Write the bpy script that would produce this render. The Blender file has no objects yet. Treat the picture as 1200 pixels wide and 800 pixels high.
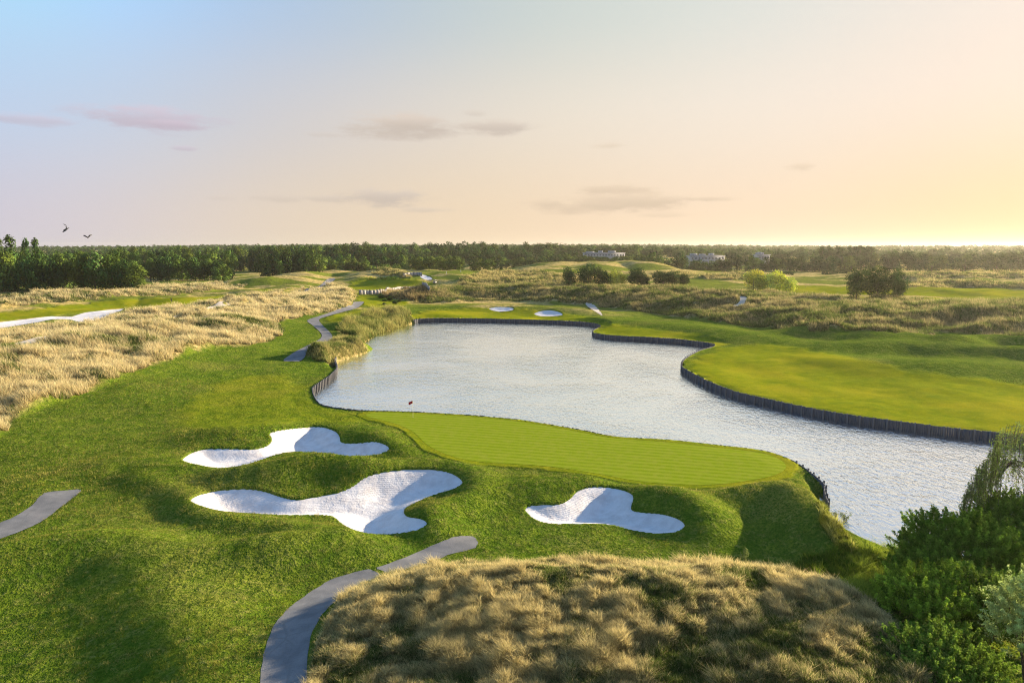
import bpy, bmesh, math, random
import numpy as np
from mathutils import Vector
from mathutils.geometry import delaunay_2d_cdt
R = math.radians
rng = np.random.default_rng(7)
random.seed(7)

# ------------------------------------------------------------------ camera, light, exposure
CAM_Z = 22.0
PITCH = R(7.85)
SUN_AZ, SUN_EL = R(61), R(14)          # azimuth clockwise from the view direction (+Y)
EXPO = 1.7
S = bpy.context.scene
COL = S.collection
cam = bpy.data.objects.new('camera', bpy.data.cameras.new('camera'))
COL.objects.link(cam)
cam.location = (0, 0, CAM_Z)
cam.rotation_euler = (math.pi/2 - PITCH, 0, 0)
cam.data.lens = 24; cam.data.sensor_width = 36
cam.data.clip_start = 0.5; cam.data.clip_end = 20000
S.camera = cam
S.view_settings.view_transform = 'Standard'
S.view_settings.look = 'None'
S.view_settings.gamma = 1
S.view_settings.use_curve_mapping = False
S.view_settings.exposure = EXPO
S.cycles.max_bounces = 5
S.cycles.diffuse_bounces = 2
S.cycles.glossy_bounces = 2
S.cycles.transmission_bounces = 2
S.cycles.volume_bounces = 0
S.cycles.use_denoising = True
S.cycles.denoising_prefilter = 'NONE'
S.cycles.filter_width = 1.1
S.cycles.sample_clamp_indirect = 4

sl = bpy.data.lights.new('sun', 'SUN')
sl.energy = 5.0; sl.angle = R(0.6); sl.color = (1.0, 0.83, 0.60)
sun = bpy.data.objects.new('sun', sl); COL.objects.link(sun)
sd = Vector((math.sin(SUN_AZ)*math.cos(SUN_EL), math.cos(SUN_AZ)*math.cos(SUN_EL), math.sin(SUN_EL)))
sun.rotation_euler = sd.to_track_quat('Z', 'Y').to_euler()

def lin(c):
    return tuple(((v/255)/12.92 if v/255 <= 0.04045 else ((v/255+0.055)/1.055)**2.4) for v in c)

class NT:                                     # tiny node-tree writer
    def __init__(s, tree): s.t = tree; s.n = tree.nodes; s.l = tree.links
    def new(s, kind, **kw):
        n = s.n.new(kind)
        for k, v in kw.items(): setattr(n, k, v)
        return n
    def put(s, sock, v):
        if isinstance(v, bpy.types.NodeSocket): s.l.new(v, sock)
        else: sock.default_value = v
    def m(s, op, a, b=None, c=None, clamp=False):
        n = s.n.new('ShaderNodeMath'); n.operation = op; n.use_clamp = clamp
        s.put(n.inputs[0], a)
        if b is not None: s.put(n.inputs[1], b)
        if c is not None: s.put(n.inputs[2], c)
        return n.outputs[0]
    def mix(s, f, a, b, blend='MIX'):
        n = s.n.new('ShaderNodeMix'); n.data_type = 'RGBA'; n.blend_type = blend
        s.put(n.inputs[0], f)
        s.put(n.inputs[6], a if isinstance(a, bpy.types.NodeSocket) else (*a[:3], 1))
        s.put(n.inputs[7], b if isinstance(b, bpy.types.NodeSocket) else (*b[:3], 1))
        return n.outputs[2]
    def ss(s, x, lo, hi, a=0., b=1.):
        n = s.n.new('ShaderNodeMapRange'); n.interpolation_type = 'SMOOTHSTEP'
        s.put(n.inputs[0], x); s.put(n.inputs[1], lo); s.put(n.inputs[2], hi)
        n.inputs[3].default_value = a; n.inputs[4].default_value = b
        return n.outputs[0]
    def noise(s, vec, scale, detail=3, rough=0.55, dist=0.0):
        n = s.n.new('ShaderNodeTexNoise')
        if vec is not None: s.l.new(vec, n.inputs['Vector'])
        n.inputs['Scale'].default_value = scale; n.inputs['Detail'].default_value = detail
        n.inputs['Roughness'].default_value = rough; n.inputs['Distortion'].default_value = dist
        return n.outputs['Fac']
    def scl(s, vec, sc, rot=(0, 0, 0)):
        n = s.n.new('ShaderNodeMapping'); s.l.new(vec, n.inputs[0])
        n.inputs['Scale'].default_value = sc; n.inputs['Rotation'].default_value = rot
        return n.outputs[0]

def pxdir(px, py):
    u = (px-600)/800; v = (400-py)/800
    d = Vector((u, math.cos(PITCH)+v*math.sin(PITCH), -math.sin(PITCH)+v*math.cos(PITCH)))
    return d.normalized()
def azel(px, py):
    d = pxdir(px, py); return math.atan2(d.x, d.y), math.asin(d.z)

# sky: Nishita overhead and behind, hazy evening gradient (blue to peach by compass direction) low down
world = bpy.data.worlds.new('World'); S.world = world; world.use_nodes = True
w = NT(world.node_tree); w.n.clear()
out = w.new('ShaderNodeOutputWorld'); bg = w.new('ShaderNodeBackground')
w.l.new(bg.outputs[0], out.inputs[0])
sky = w.new('ShaderNodeTexSky', sky_type='NISHITA', sun_disc=False)
sky.sun_elevation = SUN_EL; sky.sun_rotation = SUN_AZ
sky.air_density = 1.3; sky.dust_density = 1.0; sky.ozone_density = 2.0
tc = w.new('ShaderNodeTexCoord'); sep = w.new('ShaderNodeSeparateXYZ'); w.l.new(tc.outputs['Generated'], sep.inputs[0])
AZ = w.m('ARCTAN2', sep.outputs[0], sep.outputs[1]); EL = w.m('ARCSINE', sep.outputs[2])
GRID = [(17.5, [(0, 0, (176, 232, 276)), (300, 0, (171, 193, 226)), (600, 0, (202, 211, 203)), (900, 0, (227, 230, 225)), (1200, 0, (247, 233, 221))]),
        (11.0, [(0, 120, (190, 218, 248)), (300, 120, (202, 200, 206)), (600, 120, (234, 224, 206)), (900, 120, (247, 235, 222)), (1200, 130, (253, 232, 213))]),
        (1.5, [(0, 250, (210, 206, 222)), (300, 254, (228, 211, 188)), (600, 254, (242, 217, 183)), (900, 254, (252, 226, 200)), (1190, 274, (250, 222, 170))])]
fac = w.m('ADD', w.m('DIVIDE', AZ, 2*math.pi), 0.5)
rows = []
for el, cols in GRID:
    rp = w.new('ShaderNodeValToRGB'); w.l.new(fac, rp.inputs[0]); cr = rp.color_ramp; cr.interpolation = 'B_SPLINE'
    stops = [(azel(px, py)[0]/(2*math.pi)+0.5, lin(c)) for px, py, c in cols]
    left, right = stops[0][1], stops[-1][1]
    stops = [(0.0, tuple(0.55*v for v in lin((180, 190, 215)))), (0.30, tuple(0.8*v for v in left))] + stops + \
            [(0.67, tuple(min(1.5, 1.2*v) for v in right)), (0.80, tuple(0.75*v for v in right)), (1.0, tuple(0.55*v for v in lin((180, 190, 215))))]
    while len(cr.elements) < len(stops): cr.elements.new(0.5)
    for e, (p, c) in zip(cr.elements, stops): e.position = p; e.color = (*c, 1)
    rows.append((el, rp.outputs[0]))
c = w.mix(w.ss(EL, R(1.0), R(12.0)), rows[2][1], rows[1][1])
c = w.mix(w.ss(EL, R(9.5), R(19.0)), c, rows[0][1])
# thin evening clouds, placed by compass direction and elevation
n1 = w.noise(w.scl(tc.outputs['Generated'], (14, 14, 60)), 1.0, 6, 0.62)
n2 = w.noise(w.scl(tc.outputs['Generated'], (30, 30, 110)), 1.0, 4, 0.6)
nn = w.m('ADD', w.m('MULTIPLY', n1, 0.65), w.m('MULTIPLY', n2, 0.35))
CL = [(178, 139, 70, 13, .85, 0), (205, 147, 38, 6, .8, 0), (42, 141, 50, 6, .6, 0), (215, 174, 16, 3, .6, 0), (465, 149, 62, 13, .9, 1), (482, 146, 36, 9, .8, 1),
      (577, 149, 40, 8, .9, 1), (556, 133, 14, 4, .4, 1), (385, 158, 22, 3, .3, 1), (452, 231, 48, 10, 1.0, 1), (385, 233, 30, 4, .6, 1), (328, 233, 30, 5, .5, 1), (500, 246, 28, 3, .5, 1),
      (716, 171, 22, 4, .45, 2), (720, 222, 46, 6, .7, 2), (735, 236, 72, 9, .9, 2), (675, 243, 60, 7, .7, 2), (832, 233, 28, 3, .7, 2),
      (784, 252, 30, 3, .4, 2), (938, 196, 18, 4, .55, 2), (640, 238, 30, 4, .5, 2), (255, 232, 20, 3, .3, 1)]
CC = [lin((197, 184, 196)), lin((203, 190, 178)), lin((214, 194, 170))]
for cx, cy, hw, hh, den, k in CL:
    a0, e0 = azel(cx, cy); a1 = azel(cx+hw, cy)[0]; e1 = azel(cx, cy-hh)[1]
    dx = w.m('DIVIDE', w.m('SUBTRACT', AZ, a0), (a1-a0)*1.25); dy = w.m('DIVIDE', w.m('SUBTRACT', EL, e0), (e1-e0)*1.35)
    dd = w.m('SQRT', w.m('ADD', w.m('MULTIPLY', dx, dx), w.m('MULTIPLY', dy, dy)))
    v = w.m('ADD', dd, w.m('MULTIPLY', w.m('SUBTRACT', 0.5, nn), 3.2))
    mk = w.m('MULTIPLY', w.ss(v, 1.15, 0.25), w.m('MULTIPLY', w.ss(dd, 1.45, 0.7), den*0.85))
    # lit fringe above, greyer belly
    cc = w.mix(w.ss(dy, -0.4, 0.9), CC[k], tuple(min(1, q*1.25) for q in CC[k]))
    c = w.mix(mk, c, cc)
low = w.mix(1.0, c, (2.0**-EXPO,)*3, 'MULTIPLY')
hi = w.mix(1.0, sky.outputs[0], tuple(2.0**(1-EXPO)*q for q in (0.115, 0.155, 0.205)), 'MULTIPLY')
cfin = w.mix(w.ss(EL, R(19), R(42)), low, hi)
w.l.new(cfin, bg.inputs[0]); bg.inputs[1].default_value = 1.0

# ------------------------------------------------------------------ numpy helpers
def P(px, py, z=0.0):
    d = pxdir(px, py); t = (z-CAM_Z)/d.z
    return (d.x*t, d.y*t)
def _h(ix, iy, seed):
    n = (ix.astype(np.int64)*374761393 + iy.astype(np.int64)*668265263 + seed*982451653) & 0xffffffff
    n = ((n ^ (n >> 13))*1274126177) & 0xffffffff
    return ((n ^ (n >> 16)) & 0xffff)/65535.0
def vnoise(x, y, seed=0):
    ix = np.floor(x); iy = np.floor(y); fx = x-ix; fy = y-iy
    fx = fx*fx*fx*(fx*(fx*6-15)+10); fy = fy*fy*fy*(fy*(fy*6-15)+10)
    a = _h(ix, iy, seed); b = _h(ix+1, iy, seed); c_ = _h(ix, iy+1, seed); d = _h(ix+1, iy+1, seed)
    return (a*(1-fx)+b*fx)*(1-fy) + (c_*(1-fx)+d*fx)*fy
def fbm(x, y, o=4, seed=0):
    r = 0; a = 1; t = 0
    for i in range(o):
        r = r+a*vnoise(x*2**i+i*17.3, y*2**i-i*9.1, seed+i); t += a; a *= 0.5
    return r/t
def sstep(x, a, b):
    t = np.clip((x-a)/(b-a), 0, 1); return t*t*(3-2*t)
def sd_poly(x, y, poly, margin=30.0):
    """signed distance, negative inside; only computed near the polygon"""
    poly = np.asarray(poly); out_ = np.full(x.shape, margin)
    m_ = (x > poly[:, 0].min()-margin) & (x < poly[:, 0].max()+margin) & (y > poly[:, 1].min()-margin) & (y < poly[:, 1].max()+margin)
    if not m_.any(): return out_
    X = x[m_]; Y = y[m_]; d2 = np.full(X.shape, 1e18); ins = np.zeros(X.shape, bool)
    n = len(poly)
    for i in range(n):
        ax, ay = poly[i]; bx, by = poly[(i+1) % n]
        ex, ey = bx-ax, by-ay; L = ex*ex+ey*ey+1e-12
        t = np.clip(((X-ax)*ex+(Y-ay)*ey)/L, 0, 1)
        d2 = np.minimum(d2, (X-ax-t*ex)**2+(Y-ay-t*ey)**2)
        if ay != by:
            cnd = (ay > Y) != (by > Y)
            ins ^= cnd & (X < ex*(Y-ay)/(by-ay)+ax)
    d = np.sqrt(d2); d[ins] *= -1
    out_[m_] = np.clip(d, -1e9, margin)
    return out_
def d_line(x, y, line, margin=40.0):
    """distance to a polyline, side sign (+ = right of travel) and interpolated extra value"""
    L = np.asarray(line, float); D = np.full(x.shape, margin); V = np.zeros(x.shape); Sg = np.ones(x.shape)
    m_ = (x > L[:, 0].min()-margin) & (x < L[:, 0].max()+margin) & (y > L[:, 1].min()-margin) & (y < L[:, 1].max()+margin)
    if not m_.any(): return D, Sg, V
    X = x[m_]; Y = y[m_]; d2 = np.full(X.shape, 1e18); v = np.zeros(X.shape); s = np.ones(X.shape)
    for i in range(len(L)-1):
        ax, ay = L[i, :2]; bx, by = L[i+1, :2]; ex, ey = bx-ax, by-ay; q = ex*ex+ey*ey+1e-12
        t = np.clip(((X-ax)*ex+(Y-ay)*ey)/q, 0, 1)
        dd = (X-ax-t*ex)**2+(Y-ay-t*ey)**2
        u = dd < d2
        d2 = np.where(u, dd, d2)
        if L.shape[1] > 2: v = np.where(u, L[i, 2]*(1-t)+L[i+1, 2]*t, v)
        s = np.where(u, (ey*(X-ax)-ex*(Y-ay))/np.sqrt(q*dd+1e-6), s)
    D[m_] = np.sqrt(d2); V[m_] = v; Sg[m_] = s
    return D, Sg, V
def smooth(pts, closed=True, k=4):
    pts = [tuple(map(float, p)) for p in pts]; n = len(pts); o = []
    rngi = range(n) if closed else range(n-1)
    for i in rngi:
        p0, p1, p2, p3 = [np.array(pts[j % n] if closed else pts[min(max(j, 0), n-1)]) for j in (i-1, i, i+1, i+2)]
        for s_ in range(k):
            t = s_/k
            o.append(tuple(0.5*((2*p1)+(-p0+p2)*t+(2*p0-5*p1+4*p2-p3)*t*t+(-p0+3*p1-3*p2+p3)*t**3)))
    if not closed: o.append(pts[-1])
    return o
def px_poly(pts, z=0.0, closed=True, k=4):
    return [P(a, b, z) for a, b in smooth(pts, closed, k)]

# ------------------------------------------------------------------ terrain shape
WATER = -0.95
# ground that lies higher behind the far bank
plat = px_poly([(470, 352), (500, 353), (560, 351), (600, 352), (650, 355), (700, 360), (760, 368), (830, 378), (880, 385), (950, 390), (1000, 391), (1100, 394), (1200, 398), (1500, 415)], 0, False)
plat = plat + [(1500, 500), (1500, 900), (-60, 900)]
def macro(x, y):
    r = np.hypot(x, y)
    h = 3.2*sstep(-sd_poly(x, y, plat, 26.0), -1, 24)
    rise = sstep(r, 560, 1050)
    h = h*(1-0.0*rise) + 9.0*rise*sstep(np.arctan2(x, y), -0.75, -0.25)*(1-0.55*sstep(np.arctan2(x, y), 0.15, 0.45))
    return h + 9.0*sstep(r, 1100, 2300)
# crest lines: (pixel x, pixel y, height of the crest), front width, back width
RID = [
 ([(-240, 425, 4.5), (-100, 418, 5.0), (0, 408, 5.0), (60, 400, 4.8), (110, 393, 4.6), (170, 384, 4.4), (230, 371, 4.0), (285, 360, 3.8), (340, 350, 3.0), (395, 341, 2.6), (412, 341, 2.0)], 24, 15),
 ([(245, 385, 1.6), (300, 372, 1.6), (360, 362, 1.0)], 12, 10),
 ([(-100, 357, 2.4), (0, 355, 2.4), (60, 348, 2.6), (130, 346, 2.0), (160, 341, 2.8), (205, 336, 3.2), (262, 335, 2.8), (284, 337, 2.2)], 16, 20),
 ([(145, 351, 1.6), (170, 347, 2.2), (200, 352, 1.5)], 9, 12),
 ([(225, 350, 1.6), (265, 345, 2.0), (310, 340, 1.6), (345, 334, 1.2)], 10, 12),
 # far bank crest and its hummocks
 ([(500, 343, 3.2), (530, 338, 3.6), (560, 335, 3.8), (600, 337, 4.0), (650, 339, 4.0), (700, 342, 4.2), (760, 343, 4.6), (830, 345, 4.8), (900, 350, 4.8), (960, 354, 4.8), (1020, 355, 5.0), (1100, 358, 5.0), (1200, 360, 5.0), (1400, 372, 5)], 10, 16),
 ([(445, 345, 1.8), (475, 342, 2.2), (505, 346, 1.6)], 8, 8),
 # reed bank and promontory
 ([(396, 384, .8), (415, 377, 1.1), (440, 369, 1.4), (463, 364, 1.5), (476, 368, 1.0)], 3.5, 20),
 ([(368, 414, .7), (395, 406, 1.0), (425, 401, 1.0)], 5, 6),
 ([(418, 343, 2.6), (435, 342, 2.6)], 8, 8),
 # far dunes
 ([(335, 326, 4.6), (380, 316, 6.5), (410, 318, 6)], 22, 30),
 ([(436, 322, 5.5), (450, 316, 7), (468, 320, 6.2), (482, 327, 4.5)], 16, 25),
 ([(470, 318, 6), (498, 317, 6.5), (520, 323, 5.4)], 14, 25),
 ([(518, 325, 5.0), (560, 320, 5.8), (600, 317, 7), (640, 319, 6.5), (670, 327, 5)], 22, 30),
 ([(610, 318, 6), (625, 313, 8.3), (645, 316, 7)], 20, 30),
 ([(640, 313, 9), (662, 310, 10), (690, 312, 8.5)], 20, 30), ([(700, 313, 9), (722, 306, 12), (752, 307, 12)], 25, 30),
 ([(730, 322, 6), (800, 318, 7), (880, 319, 7), (900, 324, 5.5)], 16, 30),
 ([(810, 330, 4.4), (860, 324, 5.6), (900, 323, 5.6), (985, 326, 5.0)], 16, 30),
 ([(1060, 322, 6.0), (1110, 319, 6.8), (1200, 319, 6.8), (1400, 322, 6.5)], 18, 30),
 ([(1065, 331, 5.2), (1120, 331, 5.4), (1200, 333, 5.4), (1400, 340, 5)], 9, 16),
 ([(1070, 340, 4.4), (1087, 338, 4.8), (1105, 341, 4.2)], 8, 10), ([(1145, 351, 4.4), (1165, 350, 4.8), (1195, 353, 4.4)], 6, 8),
 # little mounds on the right between fairway and bank
 ([(930, 386, 2.18), (955, 382, 2.81), (985, 388, 1.87)], 7, 9), ([(1005, 391, 2.18), (1040, 387, 3.12), (1075, 392, 2.03)], 7, 9),
 ([(1090, 396, 2.03), (1118, 391, 3.59), (1150, 397, 1.87)], 6, 9), ([(985, 402, 1.56), (1060, 399, 2.34), (1130, 404, 2.18), (1230, 408, 2.50), (1320, 414, 2.50)], 7, 9),
 ([(1150, 395, 2.18), (1200, 393, 3.12), (1280, 399, 3.12)], 7, 9),
 ([(1000, 420, 1.25), (1090, 424, 1.56), (1200, 430, 1.40), (1320, 440, 1.40)], 9, 12),
 ([(700, 372, 1.40), (740, 375, 1.56), (800, 380, 1.72), (860, 388, 1.87), (905, 394, 1.56)], 9, 10),
 ([(520, 359, 1.25), (600, 357, 2.03), (680, 362, 1.87)], 8, 9),
 # bunker surrounds
 ([(235, 508, .7), (280, 501, 1.1), (312, 500, .9)], 3.0, 4.5), ([(395, 500, .6), (430, 503, .9), (458, 512, .8), (472, 520, .6)], 2.4, 4.5),
 ([(250, 556, .9), (310, 544, 1.6), (370, 534, 1.9), (430, 538, 1.6), (475, 541, 1.1), (520, 541, .9)], 3.0, 3.0),
 ([(545, 545, .8), (562, 560, 1.1), (553, 576, 1.2), (520, 586, 1.3), (506, 596, 1.3), (510, 612, .9)], 2.6, 2.6),
 ([(600, 572, .9), (640, 562, 1.2), (680, 558, 1.0)], 3.5, 4), ([(750, 570, .9), (790, 572, 1.5), (822, 590, 1.6), (830, 612, 1.0)], 2.8, 3.0),
 ([(848, 582, .9), (878, 570, 1.6), (915, 564, 2.0), (945, 574, 2.3), (962, 594, 2.3), (978, 618, 1.8), (990, 645, .9)], 3.6, 3.6),
 # rolling ground on the left
 ([(120, 545, .5), (170, 540, .9), (215, 548, .8)], 4, 4), ([(60, 560, .5), (110, 548, .7)], 4, 4),
 ([(-60, 650, 1.3), (40, 634, 1.5), (110, 625, 1.5), (150, 632, 1.2), (200, 645, 1.1), (260, 641, 1.1), (320, 628, 1.5), (380, 625, 1.3), (420, 632, .9)], 4.2, 2.6),
 ([(140, 645, .8), (185, 690, 1.0), (225, 740, 1.3), (250, 830, 1.3)], 4.0, 5.5),
 ([(160, 560, .5), (215, 575, .7), (240, 600, .8), (320, 610, .8), (400, 622, .9)], 2.0, 2.0),
 # foreground tall grass mound
 ([(402, 745, .9), (425, 722, 1.5), (480, 700, 2.2), (540, 686, 2.7), (620, 680, 3.0), (700, 680, 3.1), (780, 680, 3.2), (850, 676, 3.3), (905, 683, 3.0), (960, 700, 2.4), (1010, 722, 1.5)], 13.5, 3.8),
]
ridges = []
for pts, wf, wb in RID:
    q = [(*P(a, b, z), z) for a, b, z in smooth(pts, False, 3)]
    mx = macro(np.array([p[0] for p in q]), np.array([p[1] for p in q]))
    ridges.append(([(p[0], p[1], max(0.05, p[2]-mm)) for p, mm in zip(q, mx)], wf, wb))
def ridge_h(x, y, line, wf, wb):
    mg = 2.2*max(wf, wb); L = np.asarray(line, float); o = np.zeros(x.shape)
    m_ = (x > L[:, 0].min()-mg) & (x < L[:, 0].max()+mg) & (y > L[:, 1].min()-mg) & (y < L[:, 1].max()+mg)
    if not m_.any(): return o
    X = x[m_]; Y = y[m_]; e = np.zeros(X.shape)
    for i in range(len(L)-1):
        ax, ay, va = L[i]; bx, by, vb = L[i+1]; ex, ey = bx-ax, by-ay; q = ex*ex+ey*ey+1e-12
        t = np.clip(((X-ax)*ex+(Y-ay)*ey)/q, 0, 1); dd = (X-ax-t*ex)**2+(Y-ay-t*ey)**2
        sg = np.clip((ey*(X-ax)-ex*(Y-ay))/np.sqrt(q*dd+1e-6), -1, 1)
        wd = wb+(wf-wb)*(.5+.5*sg)
        e = np.maximum(e, (va*(1-t)+vb*t)*np.exp(-dd/wd**2))
    o[m_] = e
    return o
def H0(x, y):
    acc = np.zeros(x.shape)
    for line, wf, wb in ridges: acc += ridge_h(x, y, line, wf, wb)**2.5
    h = macro(x, y) + acc**(1/2.5)
    r = np.hypot(x, y)
    far = sstep(r, 230, 420)
    h = h + (fbm(x/11, y/11, 3, 3)-0.5)*0.8*sstep(r, 30, 60) + (fbm(x/70, y/34, 3, 5)-0.45)*5.0*far + (fbm(x/24, y/17, 3, 8)-.5)*2.6*sstep(r, 240, 330)*(1-sstep(r, 620, 800))
    return h
def PT(pts, z0=None):
    """pixels -> ground points: first hit of each pixel's ray with the terrain"""
    pts = np.asarray(pts, float)
    u = (pts[:, 0]-600)/800; v = (400-pts[:, 1])/800
    dx = u; dy = math.cos(PITCH)+v*math.sin(PITCH); dz = -math.sin(PITCH)+v*math.cos(PITCH)
    T = np.exp(np.linspace(math.log(14), math.log(2500), 700))
    X = dx[:, None]*T; Y = dy[:, None]*T; Z = CAM_Z+dz[:, None]*T
    g = H0(X.ravel(), Y.ravel()).reshape(X.shape)
    below = Z < g
    i = np.where(below.any(1), below.argmax(1), len(T)-1); i = np.clip(i, 1, len(T)-1)
    k = np.arange(len(pts))
    a = (Z-g)[k, i-1]; b = (g-Z)[k, i]; f = np.clip(a/(a+b+1e-9), 0, 1)
    t = T[i-1]*(1-f)+T[i]*f
    return [(dx[j]*t[j], dy[j]*t[j]) for j in range(len(pts))]
def PTs(pts, closed=True, k=4): return PT(smooth(pts, closed, k))

# pond shoreline, pieces in order: (pixel list, z plane they are seen on, timber wall or natural bank)
SHORE = [
 ([(393, 425), (394.5, 437), (386, 447), (371, 458), (366, 464)], WATER, 'wall'),
 ([(374, 472), (400, 478), (430, 480.5), (480, 482), (550, 486), (600, 490.5), (620, 493), (680, 503), (720, 511), (784, 515), (840, 521), (896, 528), (932, 541), (960, 561), (966, 568)], 0.15, 'edge'),
 ([(965, 588)], WATER, 'edge'),
 ([(971, 600), (981, 622), (996, 643), (1020, 645), (1050, 650), (1100, 650), (1180, 640), (1300, 625), (1500, 640)], -0.6, 'bank'),
 ([(1500, 560), (1320, 537), (1200, 521), (1170, 517), (1120, 512), (1060, 504), (1000, 496), (950, 487), (900, 476), (860, 466), (830, 454), (806, 441), (799, 435), (803, 426), (820, 416), (838, 409)], WATER, 'wall'),
 ([(800, 403), (760, 400), (720, 398), (697, 395), (696, 391), (704, 386), (690, 382), (650, 379.5), (600, 378), (550, 377), (500, 377), (484, 379)], WATER, 'wall'),
 ([(470, 384), (450, 390), (435, 397), (428, 402), (438, 408), (430, 413), (412, 419)], WATER, 'bank'),
]
shore = []; kinds = []
for pts, z, k in SHORE:
    for p in pts: shore.append(P(*p, z)); kinds.append(k)
nS = len(shore)
sm = smooth(shore, True, 4)
smk = [kinds[i//4] for i in range(len(sm))]
pond = np.array(sm)
bank_pts = [sm[i] for i in range(len(sm)) if smk[i] == 'bank']
nb_ = len(sm); bk = [i for i in range(nb_) if any(smk[(i+k) % nb_] == 'bank' for k in range(-3, 4))]
b1 = [sm[i] for i in bk if sm[i][1] < 80]; b2 = [sm[i] for i in bk if sm[i][1] >= 80 and i > nb_//2]+[sm[i] for i in bk if sm[i][1] >= 80 and i <= nb_//2]

B1 = [(213.5,536.5),(227,528),(245,524.5),(275,524.5),(299,524.5),(314,520),(318.5,512.5),(315.5,506.5),(329,502.6),(356,499.6),(377,499),(392,503.5),(398,509.5),(401,517),(419,517.6),(440,516),(455,521.5),(453.5,527.5),(437,532),(410,533.5),(386,530.5),(356,528.4),(329,530.5),(305,538),(281,545.5),(257,547.6),(233,544),(218,540.4)]
B2 = [(223.4,583),(236,577),(260,572.5),(287,571),(308,573.4),(329,580),(347,583.6),(371,580),(395,575.5),(413,568),(428,557.5),(449,551.5),(476,548.5),(506,548.5),(530,553),(542.6,563.5),(530,572.5),(509,578.5),(488,587.5),(474.5,595),(477.5,602.5),(494,605.5),(501,611.5),(491,619),(470,623.5),(440,625),(416,620.5),(401,613),(389,604),(368,602.5),(335,602.5),(299,601),(260,598),(236,592),(225.5,587.5)]
B3 = [(615,596),(624,590),(654,588.8),(668,582),(676,574),(692,568.8),(720,570),(742,578),(740,594),(752,598),(776,600),(796,606),(803,614),(792,622),(768,624),(740,620),(716,614),(680,612.8),(648,612.8),(628,608)]
BL = [(-90,391),(-40,383),(0,377.5),(30,374),(60,370.5),(84,371),(100,366),(145,361.8),(131,367.5),(119,374),(95,377.5),(84,374.5),(62,373.8),(46,377),(0,384.5),(-40,392),(-90,400)]
BF1 = [(573,362),(580,360),(592,359.8),(601,361),(600,363.5),(585,365)]
BF2 = [(626,367.5),(634,364.5),(645,363.5),(656,366),(659,369),(645,370.5),(632,370)]
BF3 = [(492,322),(499,322.5),(507,326.5),(501,328),(494,325.5)]
GREEN = [(430,487),(440,482.5),(480,483.5),(550,488),(600,492.5),(640,498.5),(680,506),(720,513),(784,518),(840,524),(890,530),(914,538),(921,548),(908,557),(880,563),(850,567),(820,568),(760,565.5),(700,555),(640,546),(560,540.5),(524,532),(500,520),(485,506),(464,496)]
GREEN_L = [(168,362),(190,358),(220,356),(245,352),(228,351),(190,353),(165,358)]
BUNK = [('near', PTs(B1)), ('mid', PTs(B2)), ('right', PTs(B3)), ('left', PTs(BL, True, 2)), ('f1', PTs(BF1, True, 2)), ('f2', PTs(BF2, True, 2)), ('f3', PTs(BF3, True, 2))]
PATHS = {
 'foreground': [(304,812),(306,800),(308,775),(313,751),(320,735),(330,721),(342,709),(356,699),(370,689),(386,680),(408,672),(431,667),(440,670),(450,676),(437,680),(424,686),(410,693),(397,702),(384,713),(375,723),(368,737),(364,751),(361,775),(360,800),(359,812)],
 'beyond': [(442,665),(465,656.5),(487,648),(504,640),(521,633),(532,629),(544,627.5),(554,628.5),(559,633),(559,639),(553,643),(525,650),(510,657),(480,665.5),(456,673),(449,669)],
 'left': [(-60,640),(-20,622),(0,612),(17,605),(37,592),(52,577.5),(73,575),(95,573.5),(87,582),(70,595),(50,610),(25,622),(0,631),(-60,655)],
 'winding': [(332,422.5),(340,416),(350,410),(372,399),(377,394),(375,389),(366,381),(360,375.5),(372,371),(386,366.5),(400,362),(412,358.5),(415,354),(426,353.5),(424,357),(417,361.5),(400,366),(384,370.5),(374,374.5),(378,381),(388,391),(389,397),(381,402.5),(364,411),(353,422.5),(342,423.5)],
 'upper': [(346,344),(360,340),(374,335),(384,327),(393,326.5),(387,332),(374,339),(356,345)],
 'dark': [(18,402),(45,396),(82,388.5),(84,391),(52,399),(27,404)],
 'hill': [(205,370.5),(232,365),(250,361),(270,357.5),(272,360.5),(250,364.5),(230,368.5),(208,372.5)],
 'bankgap': [(686,357),(694,356.5),(702,363),(706,370),(699,366)],
 'track': [(866,349),(875,350),(873,356),(862,358.5),(858,357),(867,354.5)],
}
PATHW = {k: PTs(v, True, 3) for k, v in PATHS.items()}
GREENW = [P(a_, b_, 0.18) for a_, b_ in smooth(GREEN, True, 4)]
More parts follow.
